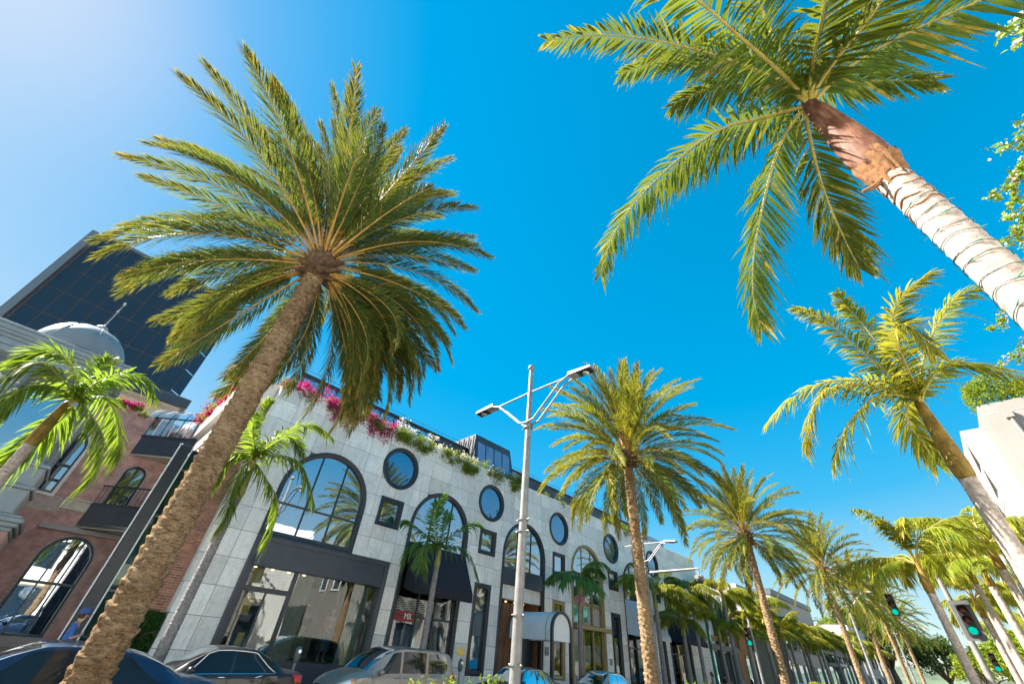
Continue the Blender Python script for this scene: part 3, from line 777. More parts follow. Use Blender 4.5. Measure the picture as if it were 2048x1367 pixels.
mb.box(XB - 12, XB - .3, -7.5, 3.4, 10.2, 10.4); mb.box(XB - 12, XB - 11.8, -7.5, 3.4, 0, 10.7); mb.box(XB - 12, XB, -7.7, -7.5, 0, 10.7); mb.box(XB - 12, XB, 3.4, 3.45, 0, 10.7)
mb.build('wall', M['mortar'], brk)
for op, tr, mat in ((b_arch, [2.75], 'steel_paint'), (b_mid, [], 'black_metal'), (b_left, [6.7, 7.4], 'steel_paint')):
    f = MB(); sweep(f, op, [(0, -.3), (0, .05), (.05, .06), (.09, .03), (.1, -.3)], XB); fo = f.build('arched_window', M[mat], brk, smooth=40)
    c = sum(p[0] for p in op[:2]) / 2
    p = MB(); p.prism_x(op, XB - .32, XB - .28); p.build('pane', M['up_glass'], fo)
    for z in tr:
        p = MB(); p.box(XB - .27, XB - .2, op[0][0], op[1][0], z - .05, z + .05); p.build('transom', M[mat], fo)
    zt = max(q[1] for q in op)
    for dy in ((-.32, .32) if op is not b_mid else (0,)):
        p = MB(); p.box(XB - .27, XB - .22, c + dy - .03, c + dy + .03, op[0][1], zt - .1); p.build('mullion', M[mat], fo)
f = MB(); sweep(f, b_left, [(-.12, 0), (-.12, .07), (0, .09), (.02, -.05)], XB); f.build('stone_surround', M['white'], brk, smooth=40)
f = MB(); f.box(XB + .02, XB + .07, -.84, .17, 5.60, 6.02); f.box(XB + .02, XB + .12, -.86, .19, 6.02, 6.1); f.build('stone_belt', M['cream'], brk, bevel=.01)
f = MB(); f.box(XB + .02, XB + .1, -.5, 1.75, .5, .86); f.build('window_sill', M['pinkstone'], brk, bevel=.01)
f = MB(); f.box(XB + .02, XB + .2, -1.0, 2.2, 4.72, 4.93); f.build('string_course', M['pinkstone'], brk, bevel=.01)
DX, DY = .70, .714
def diag(y0, s, out=0.0):
    """point on the 45 degree front that leaves the brick wall at y0"""
    return (XB + .03 + DX * s + DY * out, y0 + DY * s - DX * out)
def diag_prism(mb, y0, s0, s1, z0, z1, th):
    p = [diag(y0, s0), diag(y0, s1), diag(y0, s1, -th), diag(y0, s0, -th)]
    mb.add([(x, y, z0) for x, y in p] + [(x, y, z1) for x, y in p], [(0, 3, 2, 1), (4, 5, 6, 7), (0, 1, 5, 4), (1, 2, 6, 5), (2, 3, 7, 6), (3, 0, 4, 7)])
def tri_slab(mb, y0, S, z0, z1):
    a, b = diag(y0, 0), diag(y0, S); c_ = (XB + .03, b[1])
    mb.add([(*a, z0), (*b, z0), (*c_, z0), (*a, z1), (*b, z1), (*c_, z1)], [(0, 2, 1), (3, 4, 5), (0, 1, 4, 3), (1, 2, 5, 4), (2, 0, 3, 5)])
# balcony
bal = MB(); tri_slab(bal, .15, 2.9, 4.97, 5.15); bo = bal.build('balcony', M['cream'], brk)
f = MB(); diag_prism(f, .15, 0, 2.9, 5.0, 6.05, .08); f.build('parapet', M['dark_panel'], bo)
f = MB(); diag_prism(f, .10, 0, 2.95, 5.98, 6.08, .14); f.build('parapet_cap', M['black_metal'], bo)
f = MB(); f.tube([(*diag(.15, 0), 6.9), (*diag(.15, 2.9), 6.9)], .035, 6)
for i in range(15): f.tube([(*diag(.15, .1 + i * .2), 6.05), (*diag(.15, .1 + i * .2), 6.9)], .012, 4)
f.build('railing', M['black_metal'], bo)
# glazed bay with curved roof
bay = MB(); tri_slab(bay, .28, 3.0, 8.58, 8.66); bo = bay.build('glazed_bay', M['cream'], brk)
f = MB(); diag_prism(f, .28, 0, 3.0, 8.62, 9.62, .08); f.build('apron_panel', M['dark_panel'], bo)
f = MB(); diag_prism(f, .22, 0, 3.05, 9.58, 9.70, .16); diag_prism(f, .24, 0, 3.05, 10.72, 10.78, .1); f.build('rail', M['black_metal'], bo)
def bayp(s, k):
    if k <= 0: return (*diag(.28, s, 0), 10.74 + k)
    a = k * math.pi / 2; return (*diag(.28, s, -.95 * (1 - math.cos(a))), 10.74 + .75 * math.sin(a))
for i in range(8):
    s0 = -.35 + i * .42
    if i: 
        p = MB(); p.grid([[bayp(s0 + .02, -1.03), bayp(s0 + .40, -1.03)], [bayp(s0 + .02, 0), bayp(s0 + .40, 0)]]); p.build('pane', M['sky_glass'], bo)
    p = MB(); p.grid([[bayp(s0 + .02, k / 6), bayp(s0 + .40, k / 6)] for k in range(7)]); p.build('curved_pane', M['sky_glass'], bo, smooth=True)
for i in range(9):
    s0 = -.35 + i * .42
    p = MB(); p.tube([bayp(s0, -1.03 if i else 0)] + [bayp(s0, k / 6) for k in range(7)], .03, 6); p.build('rib', M['steel_paint'] if i % 2 else M['white'], bo)
for i in range(4):
    x, y = diag(.28, .5 + i * .6, -.5); p = MB(); p.lathe([(.10, 0), (.15, .28), (.14, .3)], 12, (x, y, 9.7)); p.build('flower_pot', M['orange_wall'], bo)
# roof slab behind
t = thing('roof_pavilion', 'dark roof slab with pale underside behind the curved glass bay', 'pavilion', (-33, 0, 10.8))
f = MB(); f.box(-38, -33, -6, 1.5, 13.15, 13.8); f.build('roof_slab', M['dark_panel'], t, bevel=.03)
f = MB(); f.box(-37.6, -33.3, -5.7, 1.2, 13.08, 13.148); f.build('soffit', M['cream'], t)
f = MB(); f.box(-37.4, -34.2, -5.6, .6, 10.5, 13.08); f.build('wall', M['cream'], t)
# brick wing beside the marble building
wing = thing('brick_wing', 'narrow red brick wing between the big date palm trunk and the marble building', 'building', (-19, 3.0, 0))
lst = []; bricks(None, -19.0, 2.25, 3.49, 1.6, 7.9, [], .225, .075, .012, .02, lst)
lst.sort(key=lambda t: (-(t.v[0][1] > 2.6), t.v[0][2]))
for t_ in lst[:299]: t_.build('brick', M['brick_dark'], wing)
mb = MB()
for t_ in lst[299:]: mb.add(t_.v, t_.f)
bricks(mb, -19.0, 2.25, 3.49, .15, 1.6, [])
o = mb.build('brick', M['brick_dark'], wing); o['kind'] = 'stuff'
mb = MB(); mb.box(-24, -18.995, 2.2, 3.5, 0, 7.9); mb.build('wall', M['mortar'], wing)
mb = MB(); mb.box(-24, -18.9, 2.15, 3.5, 7.9, 8.02); mb.build('coping', M['cream'], wing)
mb = MB(); mb.box(-19.15, -18.85, 1.36, 1.72, .15, 7.05); po = mb.build('pilaster', M['black_metal'], wing, bevel=.02)
for y in (1.33, 1.75):
    mb = MB(); mb.tube([(-18.86, y, .15), (-18.86, y, 7.05)], .022, 6); mb.build('trim_rod', M['white'], po)
mb = MB(); mb.box(-19.1, -19.06, 1.76, 2.2, .3, 7.0); mb.build('pane', glass_mat('wing_glass', (.5, .65, .6), .05, body=(.02, .035, .03)), wing)
for z in (2.4, 4.6, 6.2):
    mb = MB(); mb.box(-19.08, -19.0, 1.76, 2.22, z, z + .06); mb.build('transom', M['steel_paint'], wing)
# ---------------------------------------------------------------- grey classical corner building with dome
cl = thing('domed_building', 'grey-blue classical corner building with stepped pedestals and a pale dome', 'building', (-24, -3.5, .15))
def stack(name, x0, x1, y0, y1, steps, mat):
    """steps: (z0, z1, projection)"""
    for z0, z1, pr in steps:
        f = MB(); f.box(x0, x1 + pr, y0, y1 + pr, z0, z1 - .003); f.build(name, M[mat], cl, bevel=min(.03, (z1 - z0) * .2))
f = MB(); bricks(f, -24.0, -6.5, -1.45, .15, 3.9, [arch(-4.0, 1.5, .2, 2.4)]); o = f.build('brick', M['brick'], cl); o['kind'] = 'stuff'
f = MB(); f.box(-28.5, -24.002, -9, -1.45, .15, 3.95); f.build('wall', M['mortar'], cl)
q = arch(-4.0, 1.5, .2, 2.4, 20)
f = MB(); f.prism_x(q, -23.995, -23.985); wo = f.build('arched_window', M['up_glass'], cl)
f = MB(); sweep(f, q, [(-.12, 0), (-.12, .1), (.06, .12), (.08, 0)], -23.99); f.build('surround', M['greystone'], wo, smooth=40)
for y in (-4.6, -3.4):
    f = MB(); f.box(-23.98, -23.94, y - .04, y + .04, .2, 3.7); f.build('mullion', M['steel_paint'], wo)
stack('cornice', -28, -24, -9, -1.46, [(3.9, 4.05, .06), (4.05, 4.2, .14), (4.2, 4.35, .2), (4.35, 4.45, .1)], 'greystone')
for i in range(5):
    f = MB(); f.box(-24.0, -23.82, -1.9 - i * .5, -1.65 - i * .5, 3.55, 3.88); f.build('bracket', M['greystone'], cl, bevel=.02)
stack('pedestal', -26.5, -24, -4.0, -1.75, [(4.45, 5.3, .06), (5.3, 5.42, .14), (5.42, 6.12, .02), (6.12, 6.24, .1)], 'greystone')
for y in (-2.42, -4.5, -6.6):
    f = MB(); f.lathe([(.50, 0), (.50, .1), (.44, .14), (.47, .24), (.40, .32), (.36, .36), (.355, 1.6), (.31, 3.2), (.36, 3.26), (.33, 3.32), (.44, 3.5), (.48, 3.5), (.48, 3.62)], 28, (-24.35, y, 6.24))
    f.build('column', M['greypaint'], cl, smooth=30)
f = MB(); f.box(-28.0, -25.2, -9, -1.9, 6.2, 9.86); f.build('wall', M['greypaint'], cl)
for y in (-3.4, -5.5):
    q = arch(y, .7, 6.6, 8.6, 16)
    f = MB(); f.prism_x(q, -25.19, -25.16); wo = f.build('arched_window', M['up_glass'], cl)
    f = MB(); sweep(f, q, [(-.14, 0), (-.14, .1), (0, .1), (.02, 0)], -25.19); f.build('surround', M['white'], wo, smooth=40)
stack('entablature', -28, -24, -9, -1.95, [(9.86, 10.1, .0), (10.1, 10.36, .05), (10.36, 10.5, .12), (10.5, 10.62, .22), (10.62, 10.8, .30), (10.8, 10.9, .34)], 'greypaint')
stack('attic', -27.6, -24.2, -8.5, -2.1, [(10.9, 11.1, 0)], 'greypaint')
prof = [(1.78, 0), (1.78, .12)] + [(1.68 * math.cos(a), .12 + 1.62 * math.sin(a)) for a in [i * math.pi / 2 / 12 for i in range(12)]] + [(.02, 1.745)]
f = MB(); f.lathe(prof, 40, (-25.9, -3.75, 11.1)); do = f.build('dome', M['dome'], cl, smooth=40)
for k in range(8):
    a = k * math.pi / 4 + .2; f = MB()
    f.tube([(-25.9 + 1.69 * math.cos(b) * math.cos(a), -3.75 + 1.69 * math.cos(b) * math.sin(a), 11.22 + 1.63 * math.sin(b)) for b in [i * math.pi / 2 / 10 for i in range(11)]], .02, 5); f.build('seam', M['greystone'], do)
f = MB(); f.lathe([(.02, 0), (.24, .05), (.26, .18), (.16, .30), (.05, .36), (.028, .4), (.022, 1.25), (.05, 1.28), (.05, 1.36), (.02, 1.4), (.02, 1.75), (.06, 1.8), (.06, 1.88), (.005, 1.95)], 16, (-25.9, -3.75, 12.82)); f.build('finial', M['dome'], do, smooth=40)
# ---------------------------------------------------------------- dark glass tower
tw = thing('office_tower', 'tall dark glass office tower behind the dome', 'tower', (-60, -7.5, 0))
XT = -60.0
f = MB(); f.box(XT - 16, XT - .06, -15.2, .3, 0, 38.9); f.build('core', M['tower_line'], tw)
ncol, nrow = 10, 13
for i in range(ncol):
    for j in range(nrow):
        ya, yb = -15.0 + i * 15.2 / ncol, -15.0 + (i + 1) * 15.2 / ncol; za, zb = j * 3.0, min(38.8, (j + 1) * 3.0)
        f = MB(); tl = rng.uniform(-.02, .02); f.box(XT - .05, XT + tl * .3, ya + .05, yb - .05, za + .05, zb - .05); f.build('glass_panel', M['tower_glass'], tw)
for j in range(nrow):          # chamfered corner and the side beyond
    za, zb = j * 3.0 + .05, min(38.8, (j + 1) * 3.0) - .05
    f = MB(); f.add([(XT, .22, za), (XT - 1.2, 1.4, za), (XT - 1.2, 1.4, zb), (XT, .22, zb)], [(0, 1, 2, 3)]); f.build('corner_panel', M['tower_glass'], tw)
    f = MB(); f.add([(XT - 1.25, 1.4, za), (XT - 15.8, 1.4, za), (XT - 15.8, 1.4, zb), (XT - 1.25, 1.4, zb)], [(0, 1, 2, 3)]); f.build('side_panel', M['tower_glass'], tw)
f = MB(); f.box(XT - 16, XT + .5, -15.9, -15.25, 0, 38.6); f.build('corner_fin', M['tower_metal'], tw)
f = MB(); f.box(XT - 16, XT - .02, -15.2, .3, 38.9, 39.25); f.build('parapet', M['tower_metal'], tw)
f = MB(); f.tube([(XT - 3, -8, 39), (XT - 3, -8, 44)], .12, 6); f.build('antenna', M['tower_metal'], tw)
# ---------------------------------------------------------------- buildings further along the left side
def windows(parent, x, ys, z0, z1, wy, gl='shop_glass', fr='black_metal'):
    for y in ys:
        f = MB(); sweep(f, rect(y, y + wy, z0, z1), [(0, -.05), (0, .06), (.09, .05), (.1, -.1)], x); fo = f.build('window', M[fr], parent)
        f = MB(); f.box(x + .005, x + .02, y + .09, y + wy - .09, z0 + .09, z1 - .09); f.build('pane', M[gl], fo)
b1 = thing('shop_building', 'white shop with teal posts and planter boxes just past the marble building', 'building', (XF, 50, .15))
f = MB(); f.box(-30, -18.8, 46.1, 53.2, .15, 8.0); f.build('wall', M['white'], b1)
for y in (46.6, 48.6, 50.9, 52.9):
    f = MB(); f.box(-18.8, -18.45, y - .12, y + .12, .15, 8.2); f.build('post', M['steel_paint'] if y > 48 else M['green_glass'], b1)
f = MB(); f.box(-18.8, -18.3, 46.2, 53.1, 3.6, 4.0); f.build('fascia', M['steel_paint'], b1)
for y in (46.9, 49.0, 51.2):
    f = MB(); f.box(-18.8, -18.5, y, y + 1.5, 4.3, 4.7); f.build('planter_box', M['orange_wall'], b1)
windows(b1, -18.79, (46.9, 49.1, 51.2), .5, 3.5, 1.5, 'up_glass', 'steel_paint'); windows(b1, -18.79, (46.9, 49.1, 51.2), 6.0, 7.6, 1.4, 'up_glass', 'steel_paint')
b2 = thing('shop_building', 'shop front with a tall orange plaster panel beside teal posts', 'building', (XF, 54.5, .15))
f = MB(); f.box(-30, -18.7, 53.3, 56.8, .15, 6.6); f.build('wall', M['orange_wall'], b2)
f = MB(); f.box(-18.7, -18.3, 53.4, 55.2, 3.9, 5.3); f.build('lit_panel', M['orange_wall'], b2, bevel=.02)
windows(b2, -18.69, (55.3,), .5, 3.6, 1.3, 'up_glass')
b3 = thing('shop_building', 'pale concrete shop block with a deep overhanging upper storey', 'building', (XF, 63, .15))
f = MB(); f.box(-32, -20.2, 57, 70, .15, 7.2); f.build('wall', M['beige'], b3)
f = MB(); f.box(-32, -18.4, 57, 70, 7.2, 10.3); f.build('upper_storey', M['stucco'], b3, bevel=.03)
f = MB(); f.box(-20.2, -18.5, 57, 57.5, .15, 7.2); f.box(-20.2, -18.5, 63.4, 63.9, .15, 7.2); f.build('column', M['beige'], b3)
windows(b3, -20.19, (58, 60.6, 64.4, 67), .4, 3.4, 2.2, 'up_glass'); windows(b3, -20.19, (58, 60.6, 64.4, 67), 4.2, 6.6, 2.2, 'up_glass')
b4 = thing('shop_building', 'taller shop block with a flat grey-blue roof edge past the concrete overhang', 'building', (XF, 78, .15))
f = MB(); f.box(-34, -18.6, 70.2, 90, .15, 10.9); f.build('wall', M['pinkstone'], b4)
f = MB(); f.box(-34, -18.4, 70.1, 90.1, 10.9, 11.6); f.build('roof_edge', M['steel_paint'], b4)
windows(b4, -18.59, [71 + i * 3 for i in range(6)], .5, 3.6, 2.4, 'up_glass'); windows(b4, -18.59, [71 + i * 3 for i in range(6)], 5, 8.5, 2.2, 'up_glass')
b5 = thing('shop_building', 'low black glass shop with one pale canopy far down the street', 'building', (XF, 100, .15))
f = MB(); f.box(-34, -18.7, 90.3, 116, .15, 7.0); f.build('wall', M['dark_panel'], b5)
windows(b5, -18.69, [91 + i * 3.1 for i in range(8)], .5, 5.8, 2.6, 'up_glass')
f = MB(); f.box(-18.7, -17.2, 92, 99, 4.2, 4.5); f.build('canopy', M['cream'], b5)
b6 = thing('shop_building', 'white building with small square windows at the far end of the palm row', 'building', (XF, 130, .15))
f = MB(); f.box(-36, -18.5, 117, 150, .15, 11.5); f.build('wall', M['stucco'], b6)
windows(b6, -18.49, [119 + i * 5 for i in range(6)], 5, 7, 2, 'up_glass'); windows(b6, -18.49, [119 + i * 5 for i in range(6)], .6, 3.6, 3, 'up_glass')
# ---------------------------------------------------------------- white building on the right
wb = thing('white_building', 'bright white plaster building with triangular wall niches and a roof hedge', 'building', (2.5, 21.9, .15))
f = MB(); f.box(3.06, 16, 20, 46, .15, 9.93); f.build('side_block', M['stucco_shaded'], wb)
tri = [(22.55, 8.95), (23.5, 8.95), (22.55, 9.75)]
tris = []
for z in (9.15, 8.2, 6.2, 5.3):
    for y in (22.3, 25.3): tris.append([(y, z - .45), (y + 1.3, z - .45), (y, z + .42)])
pl = [rect(21.9, 46, .15, 9.88)]
opn = tris + [rect(22.4 + i * 3.4, 24.6 + i * 3.4, .4, 3.4) for i in range(6)] + [rect(24.0 + i * 4, 25.3 + i * 4, 4.2 + .0, 7.6) for i in range(0)]
for op in opn: pl = subtract(pl, op)
f = MB()
for p in pl:
    if len(p) > 2: f.add([(2.50, y, z) for y, z in p], [tuple(range(len(p)))[::-1]])
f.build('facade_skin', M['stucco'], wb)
f = MB(); f.box(2.72, 3.05, 21.93, 45.9, .15, 9.84); f.build('facade_backing', M['stucco_shaded'], wb)
f = MB(); f.add([(2.5, 21.9, .15), (3.06, 21.9, .15), (3.06, 21.9, 9.88), (2.5, 21.9, 9.88)], [(0, 1, 2, 3)]); f.add([(2.5, 21.9, 9.88), (3.06, 21.9, 9.88), (3.06, 46, 9.88), (2.5, 46, 9.88)], [(0, 1, 2, 3)]); f.build('facade_edge', M['stucco'], wb)
for z in (4.1, 7.4, 9.55):
    f = MB(); f.box(2.494, 2.499, 21.92, 45.9, z, z + .025); f.build('panel_joint', M['stucco_shaded'], wb)
    f = MB(); f.box(3.1, 16, 19.994, 19.999, z, z + .025); f.build('panel_joint', M['stucco'], wb)
f = MB(); f.tube([(3.6, 19.93, .2), (3.6, 19.93, 9.3)], .05, 8); f.box(3.5, 3.7, 19.85, 20.0, 9.3, 9.55); f.build('downpipe', M['stucco_shaded'], wb)
for i in range(6):
    y = 22.4 + i * 3.4; f = MB(); f.box(2.66, 2.70, y, y + 2.2, .4, 3.4); f.build('shop_window', M['up_glass'], wb)
for op in tris:
    f = MB(); n = 3
    vs = [(2.5, y, z) for y, z in op] + [(2.71, y, z) for y, z in op]; f.add(vs, [(i, (i + 1) % 3, 3 + (i + 1) % 3, 3 + i) for i in range(3)] + [(3, 4, 5)]); f.build('niche', M['stucco_shaded'], wb)
f = MB(); f.box(3.02, 3.06, 20.6, 21.6, 4.6, 6.6); f.build('window_recess', M['stucco_shaded'], wb)
for j in range(2):
    f = MB(); sweep(f, [(4.2 + j * 2.6, 5.2), (5.6 + j * 2.6, 5.2), (5.6 + j * 2.6, 7.8), (4.2 + j * 2.6, 7.8)], [(0, 0), (0, .06), (.12, .05), (.12, -.05)], 0)
    f.v = [(y, 20 - x - .002, z) for x, y, z in f.v]; fo = f.build('window', M['white'], wb)
    f = MB(); f.box(4.3 + j * 2.6, 5.5 + j * 2.6, 19.97, 19.99, 5.3, 7.7); f.build('pane', M['up_glass'], fo)
# shops on the camera's side, seen only in reflections; enlarged and whitened for bounce light
op1 = thing('shop_building', 'white two-storey shop row on the near side, mirrored in the windows', 'building', (5.5, 0, .15))
f = MB(); f.box(5.5, 20, -40, 16.5, .15, 9.6); f.build('wall', M['plaster'], op1)
for i in range(13):
    y = -39 + i * 4.2
    f = MB(); f.box(5.46, 5.5, y, y + 2.8, .4, 3.4); f.build('shop_window', M['up_glass'], op1)
    f = MB(); f.box(5.46, 5.5, y + .5, y + 2.0, 5.0, 7.4); f.build('window', M['up_glass'], op1)
    f = MB(); f.box(5.3, 5.5, y - .1, y + 2.9, 3.6, 3.9); f.build('ledge', M['cream'], op1)
# ---------------------------------------------------------------- vehicles
def pchip(xs, ys, x):
    xs = np.asarray(xs, float); ys = np.asarray(ys, float); h = np.diff(xs); d = np.diff(ys) / h
    m = np.zeros(len(xs)); m[0], m[-1] = d[0], d[-1]
    for i in range(1, len(xs) - 1):
        if d[i - 1] * d[i] > 0:
            w1, w2 = 2 * h[i] + h[i - 1], h[i] + 2 * h[i - 1]; m[i] = (w1 + w2) / (w1 / d[i - 1] + w2 / d[i])
    x = np.clip(x, xs[0], xs[-1]); i = np.clip(np.searchsorted(xs, x) - 1, 0, len(xs) - 2)
    t = (x - xs[i]) / h[i]
    return ((1 + 2 * t) * (1 - t) ** 2 * ys[i] + t * (1 - t) ** 2 * h[i] * m[i] + t * t * (3 - 2 * t) * ys[i + 1] + t * t * (t - 1) * h[i] * m[i + 1])
def make_car(name, label, loc, rz, spec, body, chrome_trim=True):
    """front of the car at local +x; loc is the middle of the car on the road"""
    L, W, H = spec['L'], spec['W'], spec['H']
    t = thing(name, label, spec['cat'], loc, rz, spec.get('group'))
    belt = lambda s: float(pchip(*spec['belt'], s)); half = lambda s: float(pchip(*spec['half'], s)) * W / 2
    crown = lambda s: float(pchip(*spec['crown'], s)); g = lambda s: float(pchip(*spec['g'], s)); roof = lambda s: float(pchip(*spec['roof'], s))
    wf, wr_, R = spec['wf'], spec['wr'], spec['R']; zb0 = spec.get('zb', .2)
    def bottom(s):
        z = zb0 + (.06 if s < .2 or s > L - .2 else 0)
        for c_ in (wf, wr_):
            d = abs(s - c_)
            if d < R: z = max(z, R * .92 + math.sqrt(R * R - d * d) - .06)
        return z
    tum = spec.get('tum', .74)
    def S(s, v):
        """body surface: v 0 sill .. 5 belt .. 7 roof edge .. 10 roof centre"""
        wv = half(s); zb = belt(s); z0 = bottom(s); gg = g(s)
        hz = zb + crown(s)
        re = roof(s)
        x7 = (1 - gg) * wv * .78 + gg * wv * tum; z7 = (1 - gg) * (zb + (hz - zb) * .62) + gg * (re - .055)
        pts = [(wv * .80, z0), (wv * .955, z0 + .01), (wv * .995, z0 + .3 * (zb - z0)), (wv, z0 + .60 * (zb - z0)), (wv * .985, z0 + .88 * (zb - z0)),
               (wv * .945, zb), ((wv * .94 + x7) / 2 + .015, (zb + z7) / 2), (x7, z7), (x7 * .82, z7 + (((1 - gg) * hz + gg * re) - z7) * .62), (x7 * .45, z7 + (((1 - gg) * hz + gg * re) - z7) * .93), (0, (1 - gg) * hz + gg * re)]
        i = min(9, int(v)); f_ = v - i
        a, b = pts[i], pts[i + 1]
        return (L / 2 - s, a[0] + (b[0] - a[0]) * f_, a[1] + (b[1] - a[1]) * f_)
    def N(s, v):
        e = .01; p = Vector(S(s, v)); a = Vector(S(min(L - .001, s + e), v)) - Vector(S(max(.001, s - e), v)); b = Vector(S(s, min(9.999, v + .05))) - Vector(S(s, max(0, v - .05)))
        n = b.cross(a); return n.normalized() if n.length > 1e-9 else Vector((0, 0, 1))
    def off(s, v, d, side):
        p = Vector(S(s, v)) + N(s, v) * (d if N(s, v).y >= -.2 or True else -d); 
        return (p.x, p.y * side, p.z)
    # orient the normal outwards
    sgn = 1 if N(L / 2, 3).y > 0 else -1
    def patch(nm, s0, s1, v0, v1, d, mat, side=1, ns=8, nv=4, sl=None, sr=None, parent=t, smooth=True):
        """thin piece lying on the body; sl/sr: s limits as functions of the fraction up"""
        P = []
        for i in range(ns + 1):
            row = []
            for j in range(nv + 1):
                fv = j / nv; a = sl(fv) if sl else s0; b = sr(fv) if sr else s1
                row.append(off(a + (b - a) * i / ns, v0 + (v1 - v0) * fv, sgn * d, side))
            P.append(row)
        m_ = MB(); m_.grid(P); return m_.build(nm, mat, parent, smooth=smooth, local=True, recalc=False)
    ss = sorted(set([0.0, L] + [L * i / 46 for i in range(47)] + [c_ + R * math.cos(math.pi * k / 10) for c_ in (wf, wr_) for k in range(11)] + list(spec['g'][0])))
    ss = [s for i, s in enumerate(ss) if i == 0 or s - ss[i - 1] > .012]; ss[-1] = L
    vv = [0, 1, 2, 3, 4, 4.6, 5, 5.5, 6, 6.5, 7, 7.5, 8, 9, 10]
    rows_ = []
    for s in ss:
        right = [S(s, v) for v in vv]
        rows_.append([(x, y, z) for x, y, z in right] + [(x, -y, z) for x, y, z in right[-2::-1]])
    m_ = MB(); m_.grid(rows_)
    n = len(rows_[0])
    m_.f.append(tuple(range(n))); m_.m.append(0); m_.f.append(tuple(range((len(rows_) - 1) * n, len(rows_) * n))[::-1]); m_.m.append(0)
    m_.build('body', body, t, smooth=32, local=True, recalc=True)
    u = MB(); u.box(-L / 2 + .15, L / 2 - .15, -W * .40, W * .40, zb0 + .02, .62); u.build('underbody', M['trim_black'], t, local=True)
    A0, A1, B0, B1 = spec['glass']      # windscreen base, roof front, roof rear, rear window base
    gl = M['car_glass']
    if spec.get('screen', True):
        for nm, q0, q1 in (('windscreen', A0 + .06, A1 - .02), ('rear_window', B0 + .05, B1 - .06)):
            P = [[off(q0 + (q1 - q0) * i / 8, 10 - abs(k) * 2.75 / 6, sgn * .005, 1 if k <= 0 else -1) for k in range(-6, 7)] for i in range(9)]
            w_ = MB(); w_.grid(P); w_.build(nm, gl, t, smooth=True, local=True)
    for side in (1, -1):
        for (a0, a1, b0, b1) in spec['windows']:      # bottom front, top front, top rear, bottom rear
            w_ = patch('side_window', 0, 0, 5.12, 6.82, .006, gl, side, 10, 5, sl=lambda f, a0=a0, a1=a1: a0 + (a1 - a0) * f ** .85, sr=lambda f, b0=b0, b1=b1: b1 + (b0 - b1) * f ** 1.3)
        if chrome_trim:
            a0, a1 = spec['windows'][0][0] - .05, spec['windows'][0][1] - .06; b0, b1 = spec['windows'][-1][2] + .03, spec['windows'][-1][3] + .06
            pts = [off(a0 + (b1 - a0) * i / 16, 5.03, sgn * .012, side) for i in range(17)] + [off(b1 + (b0 - b1) * f ** 1.3, 5.03 + 1.87 * f, sgn * .012, side) for f in (.25, .5, .75, 1)] + \
                  [off(b0 + (a1 - b0) * i / 12, 6.9, sgn * .012, side) for i in range(1, 13)] + [off(a1 + (a0 - a1) * f, 6.9 - 1.87 * f, sgn * .012, side) for f in (.25, .5, .75, 1)]
            c_ = MB(); c_.tube(pts, .011, 5); c_.build('window_trim', M['chrome'], t, local=True)
        for s in spec['seams']:
            pts = [off(s + .03 * math.sin(v), v, sgn * .002, side) for v in [.9 + .3 * i for i in range(15)]]
            c_ = MB(); c_.tube(pts, .006, 4); c_.build('door_seam', M['trim_black'], t, local=True)
        for s in spec['handles']:
            c_ = MB(); c_.tube([off(s, 4.25, sgn * .01, side), off(s + .05, 4.25, sgn * .04, side), off(s + .17, 4.25, sgn * .04, side), off(s + .22, 4.25, sgn * .01, side)], .013, 6); c_.build('door_handle', M['chrome'] if chrome_trim else body, t, local=True, smooth=True)
        # mirror
        q = Vector(off(spec['mirror'], 5.25, sgn * .10, side)); c_ = MB()
        c_.lathe([(.02, -.075), (.07, -.06), (.085, 0), (.07, .06), (.02, .075)], 12); c_.v = [(x * 1.15 + q.x, y * 1.3 + q.y, z * .95 + q.z) for x, y, z in c_.v]
        mo = c_.build('wing_mirror', body, t, local=True, smooth=True)
        c_ = MB(); c_.tube([off(spec['mirror'], 5.05, 0, side), (q.x, q.y, q.z - .04)], .03, 6); c_.build('mirror_arm', M['trim_black'], mo, local=True)
        hl = spec['head']; patch('headlight', hl[0], hl[1], hl[2], hl[3], .006, M['head_lens'], side, 6, 3)
        patch('indicator', hl[1], hl[1] + .10, hl[2], hl[3], .006, M['amber'], side, 3, 3)
        tl = spec['tail']; patch('tail_light', tl[0], tl[1], tl[2], tl[3], .008, M['tail_red'], side, 6, 3, sl=lambda f: tl[0] + tl[4] * (1 - f))
        for c_ in (wf, wr_):
            rr = R - .05; y = half(c_) * .985 * side
            k = MB(); k.lathe([(rr * .62, -.10), (rr * .95, -.105), (rr, -.08), (rr, .08), (rr * .95, .105), (rr * .62, .10)], 28, cap=False)
            k.v = [(x, zz * side, yy) for x, yy, zz in k.v]; wl_ = thing_part('wheel', t, (L / 2 - c_, y - .09 * side, rr))
            k.build('tyre', M['tyre'], wl_, smooth=40, local=True)
            k = MB(); k.lathe([(rr * .64, -.02), (rr * .64, .085), (rr * .58, .07), (rr * .56, .0)], 28, cap=False)
            for j in range(7):
                a = 2 * math.pi * j / 7; ca, sa = math.cos(a), math.sin(a); wv = .045
                vs = []
                for r_, z_ in ((.03, .07), (rr * .6, .055)):
                    for d in (-wv, wv): vs += [(r_ * ca - d * sa, r_ * sa + d * ca, z_), (r_ * ca - d * sa, r_ * sa + d * ca, z_ - .03)]
                k.add(vs, [(0, 2, 6, 4), (1, 5, 7, 3), (0, 4, 5, 1), (2, 3, 7, 6)])
            k.lathe([(.07, .05), (.06, .08), (.01, .085)], 12)
            k.v = [(x, zz * side, yy) for x, yy, zz in k.v]; k.build('rim', M['rim'], wl_, local=True)
